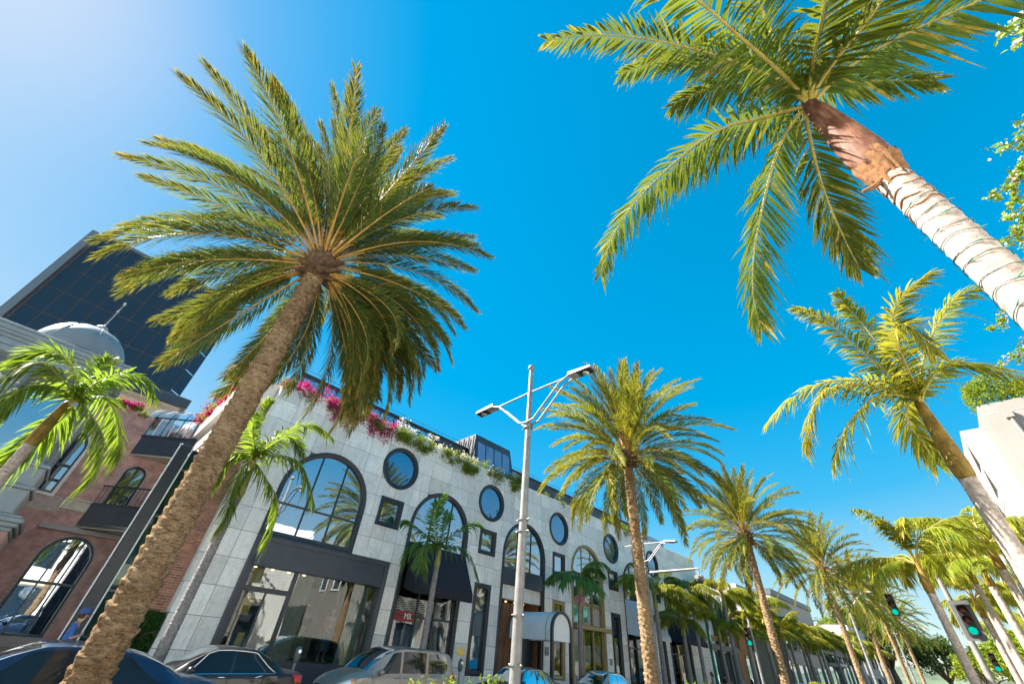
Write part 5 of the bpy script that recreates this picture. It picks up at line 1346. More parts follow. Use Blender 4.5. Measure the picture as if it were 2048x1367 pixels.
def date_palm(label, x, y, fronds, trunk, nf, seed, h=8.45, k=1.0, nboot=40, rz=0.0, low=-58, clear=None, skirt=None):
    r = random.Random(seed)
    t = thing('date_palm', label, 'palm tree', (x, y, .16), 0, 'date palms in a row on the median')
    to = link('trunk', trunk, t); to.rotation_euler = (0, 0, r.uniform(0, 6)); to.scale = (1.03, 1.03, h / 8.45)
    f = MB(); f.lathe([(.20, -.1), (.33, .15), (.38, .4), (.33, .65), (.18, .85)], 18); cr = f.build('crown_base', M['boot'], t, local=True, smooth=True); cr.location = (0, 0, h)
    for i in range(nboot):
        a = i * 2.39996; z = h + .0 + .55 * i / nboot
        put(boots[i % 4], 'leaf_base', t, (.22 * math.cos(a), .22 * math.sin(a), z), a, rad(-25 + 60 * i / nboot) + r.uniform(-.2, .2), r.uniform(-.3, .3), k * 1.05)
    for i in range(nf):
        q = (i + .5) / nf
        el = rad(low + (86 - low) * q ** 1.05) + r.uniform(-.10, .10)
        # start elevation: add back half of the bend so the chord points at el
        grade = min(4, int((1 - q) * 5))
        bend = (.50, .82, 1.08, 1.15, .95)[grade]
        az = rz + i * 2.39996 + r.uniform(-.22, .22)
        e0 = min(rad(88), el + bend * .42)
        if clear and el < rad(-8) and math.cos(az - clear) > .5: continue
        put(fronds[grade * 2 + (i % 2)], 'frond', t, (.13 * math.cos(az), .13 * math.sin(az), h + .25 + .55 * q), az, e0, r.uniform(-.5, .5), k * r.uniform(.9, 1.06))
    for i in range(skirt[2] if skirt else 0):      # a denser skirt of old hanging fronds on one side
        az = skirt[0] + (skirt[1] - skirt[0]) * r.random(); el = rad(r.uniform(-62, -12)); g_ = 3 + (i % 2)
        put(fronds[g_ * 2 + (i // 2) % 2], 'frond', t, (.13 * math.cos(az), .13 * math.sin(az), h + .2), az, el + .42, r.uniform(-.6, .6), k * r.uniform(.9, 1.06))
    return t
date_palm('thick foreground date palm with full shaggy crown at the left of the street', -8.0, 1.05, date_fine, trunk_fine, 150, 5, 8.15, .93, 46, 0, -66, rad(-12), (rad(45), rad(130), 34))
date_palm('slender date palm right of the twin-arm lamp with a rounded crown', -8.0, 14.9, date_mid, trunk_mid, 112, 6, 8.2, .96, 30)
date_palm('third date palm along the median, left of the hanging traffic light', -8.0, 28.6, date_mid, trunk_mid, 84, 8, 7.9, .95, 24)
date_palm('fourth date palm, hazy sunlit crown spreading behind the traffic light', -8.0, 48.5, date_far, trunk_mid, 78, 9, 9.2, 1.12, 16)
date_palm('fifth date palm trunk just left of the first distant lamp post', -8.0, 62.5, date_far, trunk_mid, 64, 10, 9.0, 1.1, 10)
date_palm('sixth date palm seen between the two distant lamp posts', -8.0, 76.5, date_far, trunk_mid, 60, 12, 9.0, 1.1, 10)
date_palm('last and smallest date palm of the median row', -8.0, 92, date_far, trunk_mid, 56, 14, 9.0, 1.1, 8)
# ---- king palms
def king_trunk(h, r0, r1, seed, mat='king_bark', nv=None, ring=.09, nu=28):
    r = random.Random(seed); nv = nv or int(h / .02); P = []
    off_ = 0; hs_ = [r.uniform(.7, 1.3) for _ in range(int(h / ring) + 3)]
    for j in range(nv + 1):
        z = h * j / nv; t = z / h; ri = int(z / ring); fz = z / ring - ri
        rb = r0 + (r1 - r0) * t + .05 * math.exp(-z / .3)
        ridge = .007 * hs_[ri] * (1 - abs(fz - .8) * 4 if abs(fz - .8) < .25 else 0)
        row = []
        for i in range(nu):
            a = 2 * math.pi * i / nu; zz = z + .012 * math.sin(a * 2 + ri * 2.1) + .008 * math.sin(a * 3 + ri)
            rr = rb + ridge * (1 + .4 * math.sin(a * 3 + ri * 3)) + r.uniform(-.0015, .0015)
            row.append((rr * math.cos(a), rr * math.sin(a), zz))
        row.append(row[0]); P.append(row)
    mb = MB(); mb.grid(P); return mb.mesh('king_trunk', M[mat], smooth=True)
def king_palm(label, loc, h, shaft_h, r0, r1, paths, leafmat, shaft='shaft_green', bark='king_bark', seed=1, nleaf=46, leafL=.55, leafW=.026, seg=4, group='slim king palms along the far sidewalk', hang=.35, bulge=1.0):
    t = thing('king_palm', label, 'palm tree', loc, 0, group); r = random.Random(seed)
    link('trunk', king_trunk(h, r0, r1, seed, bark), t)
    f = MB(); f.lathe([(r1 * 1.02, 0), (r1 * 1.16 * bulge, .08), (r1 * 1.24 * bulge, shaft_h * .18), (r1 * 1.10 * bulge, shaft_h * .45), (r1 * .86 * bulge, shaft_h * .75), (r1 * .62, shaft_h), (r1 * .3, shaft_h * 1.08)], 24, (0, 0, h)); f.build('crownshaft', M[shaft], t, local=True, smooth=True)
    top = h + shaft_h
    for i, p in enumerate(paths):
        p = [np.array([0, 0, -.12])] + [np.array(q) for q in p]
        me = frond_mesh('king_frond', p, [leafmat, M['rachis']], nleaf, leafL, leafW, seed * 31 + i, seg, .38, (-.2, .45), (1.15, .5), .17, .22, r1 * .28, .7, .85, .02, lambda q: min(1, .5 + 2.6 * (q - .17)) * (1 - .6 * max(0, (q - .5) / .5) ** 2), None, hang)
        o = link('frond', me, t); o.location = (0, 0, top)
    return t, top
K1F = {'a': [(-0.01, -0.15, 0.09), (-0.29, -0.55, 0.53), (-0.56, -0.89, 0.84), (-0.95, -1.37, 0.98), (-1.42, -1.89, 0.98), (-1.95, -2.38, 0.71)],
 'b': [(-0.02, -0.15, 0.1), (-0.17, -0.65, 0.03), (-0.35, -1.19, -0.1), (-0.57, -1.85, -0.31), (-0.82, -2.41, -0.57), (-1.13, -2.78, -0.75)],
 'c': [(0.08, -0.14, 0.07), (0.2, -0.51, 0.01), (0.3, -0.84, -0.1), (0.39, -1.27, -0.22), (0.46, -1.86, -0.4), (.5, -2.4, -.75)],
 'd': [(0.13, -0.09, 0.03), (0.34, -0.35, -0.1), (0.57, -0.55, -0.2), (0.9, -0.88, -0.3), (1.3, -1.2, -.5), (1.7, -1.5, -0.87)],
 'e': [(0.14, -0.02, -0.01), (0.5, -0.04, 0.1), (0.88, 0.0, .1), (1.33, 0.06, 0.0), (1.9, 0.15, -0.2), (2.4, .25, -.6)],
 'f': [(-0.08, 0.0, 0.01), (-0.45, -0.17, 0.03), (-0.84, -0.38, 0.0), (-1.31, -0.43, -0.08), (-1.95, -0.4, -0.27), (-2.45, -0.33, -0.57), (-2.82, -0.17, -0.99)],
 'g': [(-0.1, 0.05, -0.01), (-0.39, 0.15, -0.18), (-0.64, 0.29, -0.44), (-0.92, 0.53, -0.73), (-1.19, 0.73, -1.1), (-1.4, 0.98, -1.48), (-1.49, 1.18, -1.84)],
 'h': [(-0.06, 0.07, -0.04), (-0.13, 0.63, -0.09), (-0.19, 1.07, -0.27), (-0.23, 1.39, -0.53), (-0.27, 1.59, -0.87), (-0.29, 1.72, -1.14)],
 'i': [(-0.05, -0.12, 0.08), (-0.2, -0.16, 0.69), (-0.49, -0.21, 1.15), (-0.83, -0.29, 1.37), (-1.17, -0.34, 1.44)],
 'm': [(-.04, -.06, .15), (-.18, -.25, .8), (-.5, -.55, 1.3), (-.95, -.95, 1.45), (-1.5, -1.3, 1.2)],
 'n': [(.05, .08, .15), (.22, .4, .85), (.55, .8, 1.25), (1.0, 1.1, 1.2), (1.4, 1.3, .8)],
 'o': [(-.06, .04, .1), (-.5, .2, .55), (-1.0, .3, .8), (-1.6, .25, .7), (-2.1, .1, .3)],
 'j': [(0.09, -0.11, 0.05), (0.5, -0.14, 0.63), (0.89, -0.12, 1.04), (1.39, -0.26, 1.2), (1.9, -.4, 1.1)],
 'k': [(0.01, -0.14, 0.09), (0.05, -0.46, 0.68), (0.13, -0.85, 1.19), (0.18, -1.28, 1.55), (.2, -1.9, 1.7)],
}
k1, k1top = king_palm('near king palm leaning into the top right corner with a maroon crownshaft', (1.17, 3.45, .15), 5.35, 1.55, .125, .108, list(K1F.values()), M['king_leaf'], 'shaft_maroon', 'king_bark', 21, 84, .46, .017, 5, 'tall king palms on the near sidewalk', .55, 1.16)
k1.rotation_euler = (0, -.0348, 0)
f = MB()
NS = 56; P = []       # torn fibrous collar under the crownshaft
for j, (r_h, z_h) in enumerate(((.113, 5.12), (.124, 5.2), (.135, 5.28), (.155, 5.36), (.164, 5.44))):
    P.append([((r_h + .006 * math.sin(i * 1.9 + j) + rng.uniform(-.006, .006)) * math.cos(2 * math.pi * i / NS), (r_h + .006 * math.sin(i * 1.9 + j)) * math.sin(2 * math.pi * i / NS),
               z_h + (.05 * math.sin(i * .45 + 1) + .04 * math.sin(i * 1.3) + rng.uniform(-.03, .03)) * (1 if j in (0, 4) else .3)) for i in range(NS)])
for row in P: row.append(row[0])
f.grid(P)
for i in range(16):
    a = i * 1.9; z = 4.62 + i * .036; f.tube([(.115 * math.cos(a + j * .22), .115 * math.sin(a + j * .22), z + .02 * math.sin(j * .9 + i)) for j in range(9)], [.003, .007, .010, .008, .010, .007, .009, .006, .002], 5)
f.tube([(-.10, -.07, 5.12), (-.18, -.11, 5.07), (-.24, -.13, 5.06)], [.024, .02, .014], 6)
f.build('husk', M['husk'], k1, local=True, smooth=True)
f = MB()
for i in range(9):     # pale straw strips stuck to the crownshaft
    a = -2.6 + i * .34; f.tube([((.157 - .075 * t) * math.cos(a + .5 * t * math.sin(i * 2.2)), (.137 - .065 * t) * math.sin(a + .5 * t * math.sin(i * 2.2)), 5.5 + 1.35 * t) for t in (.05, .25, .45, .65, .85)], .0045, 4)
f.build('straw_strip', M['drape'], k1, local=True)
# fairy lights wound round the near trunk
t = thing('string_lights', 'dark green string of fairy lights wound round the near pale trunk', 'string lights', (1.10, 3.45, 2.2))
t.rotation_euler = (0, -.0348, 0)
f = MB(); pts = []; bl = MB()
NT = 21
for i in range(NT * 24):
    a = i * 2 * math.pi / 24; z = .0 + i * 2.75 / (NT * 24) + .022 * math.sin(i * .021) + .012 * math.sin(i * .13); zz = 2.05 + z; rr = .125 + (.108 - .125) * zz / 5.35 + .011
    pts.append((rr * math.cos(a), rr * math.sin(a), z + .03 * math.sin(a + i * .013) + .008 * math.sin(a * 3 + i * .05)))
f.tube(pts, .003, 5); f.build('cable', M['fairy'], t, local=True)
for i in range(0, len(pts), 9):
    x, y, z = pts[i]; d = Vector((x, y, 0)).normalized(); s_ = Vector((-d.y, d.x, rng.uniform(-.8, .8)))
    bl.tube([Vector((x, y, z)), Vector((x, y, z)) + d * .012 + s_ * .022], [.006, .004], 5)
    bl.tube([Vector((x, y, z)) + d * .012 + s_ * .022, Vector((x, y, z)) + d * .02 + s_ * .05], [.0045, .001], 5)
o = bl.build('bulb', M['bulb'], t, local=True); o['kind'] = 'stuff'
K2F = {'a': [(-0.03, -0.08, 0.18), (-0.27, -0.41, 0.43), (-0.73, -0.7, 0.52), (-1.34, -0.92, 0.58), (-1.98, -1.07, 0.39), (-2.8, -1.08, -0.16)],
 'b': [(-0.03, -0.08, 0.18), (-0.48, -0.57, 0.3), (-1.03, -1.06, 0.32), (-1.52, -1.35, 0.09), (-1.97, -1.29, -0.49), (-2.21, -1.18, -0.97)],
 'c': [(-0.01, -0.1, 0.22), (-0.24, -0.47, 0.72), (-0.5, -0.96, 1.26), (-0.78, -1.48, 1.83), (-1.19, -1.9, 2.17)],
 'd': [(0.04, -0.12, 0.26), (-0.05, -0.17, 1.16), (-0.11, -0.36, 1.92), (-0.22, -0.67, 2.42), (-0.29, -0.98, 2.84)],
 'e': [(0.06, -0.12, 0.25), (0.12, -0.68, 0.99), (0.29, -1.18, 1.45), (0.62, -1.53, 1.74), (1.14, -1.81, 1.85)],
 'f': [(0.09, -0.1, 0.19), (0.51, -0.31, 0.9), (1.01, -0.67, 1.41), (1.46, -0.93, 1.68), (1.96, -0.97, 1.62)],
 'g': [(0.08, -0.07, 0.14), (0.11, -1.11, 0.74), (0.27, -1.77, 0.91), (0.39, -1.93, 0.61), (0.43, -1.8, 0.06)],
 'h': [(0.12, -0.07, 0.13), (0.46, -0.46, 0.37), (0.71, -0.6, 0.41), (1.1, -0.6, 0.2), (1.6, -0.5, -0.37)],
 'i': [(0.02, -0.03, 0.06), (-0.17, 0.28, 0.14), (-0.3, 0.63, -0.18), (-0.24, 0.86, -0.59), (-0.23, 0.96, -0.96)],
 'j': [(-0.05, -0.06, 0.13), (-0.55, -0.59, 0.12), (-1.12, -0.86, -0.32), (-1.56, -0.85, -0.78), (-1.88, -0.78, -1.25)]}
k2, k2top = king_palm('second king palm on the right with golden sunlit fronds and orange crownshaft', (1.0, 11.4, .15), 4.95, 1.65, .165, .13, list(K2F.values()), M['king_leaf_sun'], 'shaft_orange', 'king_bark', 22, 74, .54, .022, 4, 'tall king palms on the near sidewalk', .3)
KAF = {'a': [(0.07, 0.03, 0.23), (0.46, -0.5, 0.54), (0.79, -0.94, 0.57), (0.89, -1.13, 0.1), (0.68, -1.22, -0.73)],
 'b': [(0.09, 0.04, 0.31), (0.12, -0.34, 0.85), (0.11, -0.74, 1.16), (-0.03, -1.16, 1.14), (-0.13, -1.4, 0.71)],
 'c': [(0.07, 0.12, 0.27), (-0.12, 0.05, 0.9), (-0.34, 0.01, 1.42), (-0.4, 0.07, 1.77)],
 'd': [(0.07, 0.16, 0.29), (0.43, 0.28, 0.72), (0.76, 0.65, 1.04), (0.89, 1.16, 1.08), (0.76, 1.68, 0.69)],
 'e': [(0.03, 0.19, 0.16), (0.19, 0.81, -0.26), (0.3, 1.24, -0.72), (0.31, 1.49, -1.36), (0.26, 1.47, -1.83)],
 'f': [(0.04, 0.07, 0.17), (0.53, -0.38, 0.17), (0.92, -0.7, -0.13), (1.11, -0.81, -0.69), (1.07, -0.75, -1.44)],
 'g': [(-0.02, 0.17, 0.0), (-0.32, 0.11, -0.4), (-0.5, -0.03, -0.85), (-0.65, -0.15, -1.29), (-0.68, -0.18, -1.7)],
 'h': [(0.05, 0.2, 0.23), (-0.27, 0.54, 0.6), (-0.69, 1.07, 0.29), (-1.02, 1.5, -0.28), (-1.1, 1.75, -0.82)]}
KBF = {'a': [(0.07, -0.18, 0.37), (-0.01, -0.32, 1.08), (-0.03, -0.47, 1.82), (0.15, -0.51, 2.37)],
 'b': [(0.13, -0.09, 0.48), (0.48, 0.18, 0.95), (1.0, 0.49, 1.41), (1.39, 0.98, 1.6), (1.57, 1.68, 1.34)],
 'c': [(0.1, -0.01, 0.33), (0.6, 0.51, 0.49), (1.08, 1.1, 0.31), (1.23, 1.65, -0.33), (1.28, 2.01, -0.91)],
 'd': [(0.05, 0.0, 0.17), (0.36, 0.54, -0.34), (0.62, 1.03, -0.9), (0.7, 1.21, -1.65), (0.67, 1.18, -2.18)],
 'e': [(0.02, -0.17, 0.2), (0.06, -0.32, -0.37), (0.05, -0.24, -1.0), (0.11, -0.12, -1.6), (0.08, -0.16, -2.04)],
 'f': [(0.04, -0.32, 0.33), (-0.32, -0.71, 0.36), (-0.66, -0.82, -0.05), (-0.78, -0.71, -0.67)],
 'g': [(0.11, -0.15, 0.46), (0.65, -0.65, 0.96), (1.1, -0.88, 1.29), (1.34, -1.15, 1.37)],
 'h': [(0.15, -0.02, 0.5), (0.02, 0.36, 1.34), (-0.21, 0.98, 1.44), (-0.31, 1.49, 1.04)]}
KCF = {'a': [(-0.08, -0.12, 0.05), (0.08, -0.59, 0.87), (0.39, -0.82, 1.42), (0.77, -0.8, 1.92)],
 'b': [(-0.01, -0.03, 0.06), (0.51, 0.32, 0.5), (0.99, 0.58, 0.83), (1.33, 0.87, 0.96), (1.6, 1.1, .7)],
 'c': [(-0.01, -0.02, 0.01), (0.63, 0.46, 0.01), (1.15, 0.82, -0.36), (1.4, 1.18, -1.17)],
 'd': [(-0.12, -0.16, -0.01), (-0.42, -0.83, 0.04), (-0.62, -1.26, -0.32), (-0.72, -1.28, -0.9)],
 'e': [(-0.08, -0.08, -0.08), (0.1, -0.9, -0.12), (0.36, -1.06, -0.74), (0.52, -0.91, -1.27)],
 'f': [(-0.11, -0.17, 0.05), (-0.59, -0.69, 0.5), (-1.0, -1.2, 0.86), (-1.21, -1.38, 0.84)],
 'g': [(-0.01, -0.03, 0.06), (-0.06, 0.12, 0.84), (-0.18, 0.25, 1.32), (-0.49, 0.09, 1.79)]}
def lower(F, dz): return [[(x, y, z) for x, y, z in p] for p in F.values()]
king_palm('bright green king palm at the far left in front of the dome building', (-15.9, -1.75, .15), 4.95, 1.2, .15, .125, list(KAF.values()), M['king_leaf_fresh'], 'shaft_orange', 'king_bark', 23, 72, .70, .028, 4, hang=.5)
king_palm('king palm standing before the left corner of the marble building', (-15.9, 3.3, .15), 4.95, 1.05, .155, .115, list(KBF.values()), M['king_leaf_fresh'], 'shaft_green', 'king_bark_dark', 24, 72, .68, .027, 4, hang=.5)
king_palm('small deep green king palm in front of the black awning', (-15.9, 11.75, .15), 4.35, .85, .145, .105, list(KCF.values()), M['king_leaf_deep'], 'shaft_green', 'king_bark_dark', 25, 54, .62, .036, 3, hang=.4)
def rand_paths(seed, n, L, lo=.15, hi=1.5, bend=2.0):
    r = random.Random(seed); out = []
    for i in range(n):
        az = i * 2.39996 + r.uniform(-.3, .3); e0 = lo + (hi - lo) * ((i * .618) % 1); p = arc_path(L * r.uniform(.85, 1.1), e0, bend * r.uniform(.7, 1.15) * (.5 + .5 * e0), 7, r.uniform(-.3, .3))
        out.append([(q[0] * math.cos(az) - q[1] * math.sin(az), q[0] * math.sin(az) + q[1] * math.cos(az), q[2]) for q in p[1:]])
    return out
kd, kdt = king_palm('dark king palm with drooping fronds and a pink flower cluster past the barrel canopy', (-15.9, 22.2, .15), 4.65, .9, .15, .11, rand_paths(3, 13, 2.1, -.1, 1.2, 2.0), M['king_leaf_deep'], 'shaft_green', 'king_bark_dark', 26, 54, .62, .036, 3, hang=.6)
f = MB(); r_ = random.Random(4)
for i in range(60):
    a = r_.uniform(0, 6.28); l = r_.uniform(.2, .5); f.tube([(.1 * math.cos(a), .1 * math.sin(a), 4.6), ((.1 + l * .5) * math.cos(a), (.1 + l * .5) * math.sin(a), 4.62 - l * .2), ((.12 + l * .6) * math.cos(a), (.12 + l * .6) * math.sin(a), 4.5 - l * .9)], .012, 4)
f.build('flower_cluster', simple('palm_flower', (.55, .28, .32), .8), kd, local=True)
# further king palms of the row share three sets of fronds
def far_set(seed, n, mat, L=2.3): return [frond_mesh('king_frond', [(0, 0, -.1)] + p, [mat, M['rachis']], 58, .56, .027, seed + i, 2, .45, (-.2, .4), (1.1, .5), .17, .2, .03, .7, .85, .02, None, None, .75) for i, p in enumerate(rand_paths(seed, n, L))]
SETS = [far_set(61, 17, M['king_leaf_sun_gold'], 2.6), far_set(81, 16, M['king_leaf_sun'], 2.5), far_set(101, 17, M['king_leaf_sun_gold'], 2.6)]
ktr = king_trunk(5.2, .155, .115, 9, 'king_bark_dark', 120, .11, 16); ktr2 = king_trunk(5.2, .14, .11, 10, 'king_bark', 120, .11, 16)
def far_king(label, x, y, h, si, seed, k=1.0, group='slim king palms along the far sidewalk', tr=None, shaft='shaft_green'):
    t = thing('king_palm', label, 'palm tree', (x, y, .15), 0, group); r = random.Random(seed)
    o = link('trunk', tr or ktr, t); o.scale = (k, k, h / 5.2)
    f = MB(); f.lathe([(.115 * k, 0), (.14 * k, .15), (.125 * k, .5), (.06 * k, 1.0)], 14, (0, 0, h)); f.build('crownshaft', M[shaft], t, local=True, smooth=True)
    a0 = r.uniform(0, 6.28)
    for me in SETS[si]:
        o = link('frond', me, t); o.location = (0, 0, h + .95); o.rotation_euler = (r.uniform(-.1, .1), r.uniform(-.1, .1), a0); o.scale = (k,) * 3
    return t
for lb, y, h, si in (('king palm with yellow-green fronds just right of the slender date palm trunk', 31.4, 4.9, 0), ('king palm crossing the navy awning', 37.7, 5.3, 1),
                     ('king palm before the first teal post', 44.8, 5.5, 0), ('king palm beside the orange wall panel', 50.2, 5.2, 1),
                     ('king palm before the concrete overhang, left of the third date palm', 56, 5.3, 0), ('king palm just right of the third date palm trunk', 62.5, 5.2, 0),
                     ('king palm before the grey-blue roof edge', 69, 5.4, 1), ('king palm before the middle of the tall shop block', 76, 5.3, 0), ('king palm before the pale canopy of the black shop', 84, 5.3, 0),
                     ('king palm before the black glass shop', 93, 5.3, 1), ('farther king palm at the end of the black shop', 104, 5.4, 0), ('most distant king palm, before the white end building', 118, 5.5, 1)):
    far_king(lb, -15.9, y, h + .5 * math.sin(y * 1.7) + (.7 if y > 44 else 0), si, int(y * 10), 1.18 + .16 * math.sin(y * 2.3))
G2 = 'tall king palms on the near sidewalk'
for lb, x, y, h, si, k_ in (('bushy bright king palm left of the large traffic signal', -.62, 21.0, 4.3, 2, 1.0), ('king palm with yellow fronds crossing the foot of the white building', 1.5, 23.5, 5.3, 2, 1.0),
                        ('king palm further along, left of the white building end', .9, 33, 6.2, 0, 1.0), ('far king palm on the near sidewalk low beside the round sign', 1.0, 42, 6.2, 2, 1.0), ('farthest king palm on the near sidewalk', 1.0, 54, 6.2, 0, 1.0)):
    far_king(lb, x, y, h, si, int(y * 7), k_, G2, ktr2, 'shaft_orange')
# ---------------------------------------------------------------- leafy plants, flowers, hedges
def leaf_cloud(pts, size, seed, flower=False, aspect=.55):
    """many small bent leaf faces at the given points"""
    r = random.Random(seed); mb = MB(); mb.a = []
    for p in pts:
        d = Vector((r.gauss(0, 1), r.gauss(0, 1), r.gauss(0, 1))).normalized(); u = d.orthogonal().normalized(); u.rotate(Matrix.Rotation(r.uniform(0, 6.28), 3, d)); v = d.cross(u)
        s_ = size * r.uniform(.6, 1.3); p = Vector(p); w_ = s_ * aspect
        mb.add([p - u * s_ * .5, p + v * w_ * .5 + d * s_ * .12, p + u * s_ * .5, p - v * w_ * .5 + d * s_ * .12], [(0, 1, 2), (0, 2, 3)])
        mb.a += [r.random()] * 4
    return mb
def clump_pts(seed, boxes, n, lump=.25, fall=0.0):
    """points gathered in lumps inside (x0,x1,y0,y1,z0,z1)"""
    r = random.Random(seed); out = []; cs = []
    for b in boxes: cs += [(r.uniform(b[0], b[1]), r.uniform(b[2], b[3]), r.uniform(b[4], b[5]), r.uniform(.5, 1.2)) for _ in range(max(3, int((b[3] - b[2] + b[1] - b[0]) * 3.2)))]
    for _ in range(n):
        c = r.choice(cs); g_ = lump * c[3]; out.append((c[0] + r.gauss(0, g_ * .6), c[1] + r.gauss(0, g_ * .8), c[2] + r.gauss(0, g_ * .6) - fall * abs(r.gauss(0, .2))))
    return out
def plant(name, label, cat, loc, parts, group=None):
    t = thing(name, label, cat, loc, 0, group)
    for nm, mb, mat in parts: mb.build(nm, mat, t)
    return t
def twigs(seed, pts, n, r0=.012, spread=.5):
    r = random.Random(seed); mb = MB()
    for _ in range(n):
        a = Vector(r.choice(pts)); b = a + Vector((r.uniform(-.2, .2), r.uniform(-spread, spread), r.uniform(-.5, .1)))
        mb.tube([a, (a + b) / 2 + Vector((0, 0, .08)), b], [r0, r0 * .8, r0 * .4], 4)
    return mb
# pink bougainvillea on the roof edge
p1 = clump_pts(1, [(-18.9, -18.36, 3.5, 9.2, ZT - .15, ZT + .35), (-18.5, -18.36, 3.6, 9.2, ZT - .4, ZT + .1)], 4200, .22, .7)
p2 = clump_pts(2, [(-18.7, -18.35, 3.4, 9.4, ZT - .1, ZT + .45), (-18.45, -18.35, 5.6, 9.1, ZT - .55, ZT), (-18.6, -18.36, 3.5, 9.3, ZT - .1, ZT + .2)], 4600, .19, .9)
plant('bougainvillea', 'magenta bougainvillea spilling over the left end of the marble roof edge', 'flowering vine', (-18.6, 4, ZT), [('foliage', leaf_cloud(p1, .09, 1), M['shrub']), ('blossom', leaf_cloud(p2, .085, 2, True, .9), M['flower_pink']), ('stem', twigs(3, p1, 60), M['twig'])])
p1 = clump_pts(4, [(-27.8, -19.0, 2.15, 2.5, ZT + .0, ZT + .4)], 2400, .22, .3)
p2 = clump_pts(5, [(-28.2, -18.9, 2.05, 2.45, ZT + .0, ZT + .6)], 5600, .2, .6)
mb = MB(); mb.box(-28.4, -19.1, 2.2, 3.48, ZT - 1.0, ZT + .02); mb.build('side_parapet', M['marble'], bld)
mb = MB(); mb.box(-28.4, -19.2, 2.45, 3.48, .15, ZT - 1.0); mb.build('side_wall', M['cream'], bld)
plant('bougainvillea', 'magenta bougainvillea along the side parapet left of the big trunk', 'flowering vine', (-22, 2.4, ZT), [('foliage', leaf_cloud(p1, .10, 6), M['shrub']), ('blossom', leaf_cloud(p2, .095, 7, True, .9), M['flower_pink']), ('stem', twigs(8, p1, 60), M['twig'])])
p1 = clump_pts(9, [(-19.0, -18.35, 9.3, 19.2, ZT - .1, ZT + .28), (-18.5, -18.38, 9.3, 19.3, ZT - .35, ZT + .1), (-18.5, -18.36, 14, 16, ZT - .6, ZT), (-19.0, -18.4, 9.3, 19.3, ZT, ZT + .4)], 15000, .22, .6)
p2 = clump_pts(10, [(-19.1, -18.4, 9.6, 12.2, ZT + .25, ZT + .8), (-18.8, -18.35, 17.2, 19.3, ZT, ZT + .7), (-18.7, -18.35, 12.2, 17.2, ZT + .1, ZT + .35)], 1300, .2, .2)
plant('flowering_vine', 'white flowering vine trailing along the roof edge below the dormer', 'flowering vine', (-18.6, 14, ZT), [('foliage', leaf_cloud(p1, .10, 11), M['shrub']), ('blossom', leaf_cloud(p2, .085, 12, True, .9), M['flower_white']), ('stem', twigs(13, p1, 110), M['twig'])])
p1 = clump_pts(14, [(-19.6, -18.4, 22, 26, ZT - .1, ZT + .5), (-19.0, -18.35, 29, 35.5, ZT - .2, ZT + .6)], 5200, .25, .4)
plant('roof_shrub', 'green shrubs on the roof edge behind the slender date palm', 'shrub', (-18.8, 31, ZT), [('foliage', leaf_cloud(p1, .11, 15), M['shrub']), ('stem', twigs(16, p1, 40), M['twig'])])
p1 = clump_pts(17, [(-29.2, -28.7, -1.9, -.2, 10.7, 11.0)], 900, .16, .3); p2 = clump_pts(18, [(-29.1, -28.6, -1.7, -.3, 10.8, 11.1)], 500, .16)
plant('roof_flowers', 'orange-pink flowers on the corner of the brick roof', 'flowers', (-29, -1, 10.75), [('foliage', leaf_cloud(p1, .12, 19), M['shrub']), ('blossom', leaf_cloud(p2, .11, 20, True, .9), M['flower_pink'])])
# hedge at the foot of the brick wing
r_ = random.Random(21); p1 = []
for _ in range(7500):
    y = r_.uniform(2.62, 3.46); z = r_.uniform(.2, 2.05 - .12 * abs(y - 3.0)); x = -18.9 + r_.random() ** .5 * .5 + .06 * math.sin(z * 6 + y * 5); p1.append((x, y, z))
plant('ivy_hedge', 'dark green ivy hedge at the foot of the brick wing', 'hedge', (-18.7, 3.05, .15), [('foliage', leaf_cloud(p1, .085, 22), M['hedge']), ('stem', twigs(23, p1, 40), M['twig'])])
# hedge on the white building roof
r_ = random.Random(24); p1 = []
for _ in range(12000):
    x = r_.uniform(3.0, 8.5); y = r_.uniform(20.02, 21.3); z = 9.90 + r_.random() ** .6 * (.95 + .2 * math.sin(x * 2.3) + .15 * math.sin(x * 5 + y)); p1.append((x, y - .1, z))
plant('roof_hedge', 'sunlit clipped hedge on the roof of the white building', 'hedge', (4.5, 20.5, 9.9), [('foliage', leaf_cloud(p1, .10, 25), M['shrub']), ('stem', twigs(26, p1, 30), M['twig'])])
# flowering tree at the right edge
r_ = random.Random(27); t = thing('flowering_tree', 'pale blossoming tree whose drooping twigs enter at the right edge', 'tree', (4.3, 6.4, .15))
f = MB(); f.tube([(4.3, 6.4, .15), (4.25, 6.4, 2.5), (4.1, 6.3, 5.0), (4.0, 6.2, 7.2)], [.16, .13, .09, .03], 12); f.build('trunk', M['twig'], t, smooth=True)
br = MB(); lv = []; fl = []
def spray(a, b, n, w):
    a, b = Vector(a), Vector(b)
    pts = [a + (b - a) * i / 8 + Vector((r_.uniform(-.03, .03), r_.uniform(-.03, .03), .10 * math.sin(i / 8 * math.pi))) for i in range(9)]
    br.tube(pts, [.016 * (1 - i / 11) + .004 for i in range(9)], 5)
    for _ in range(n):
        q = pts[r_.randint(2, 8)]; p = q + Vector((r_.gauss(0, w), r_.gauss(0, w), r_.gauss(0, w * .7))); (fl if r_.random() < .22 else lv).append(tuple(p))
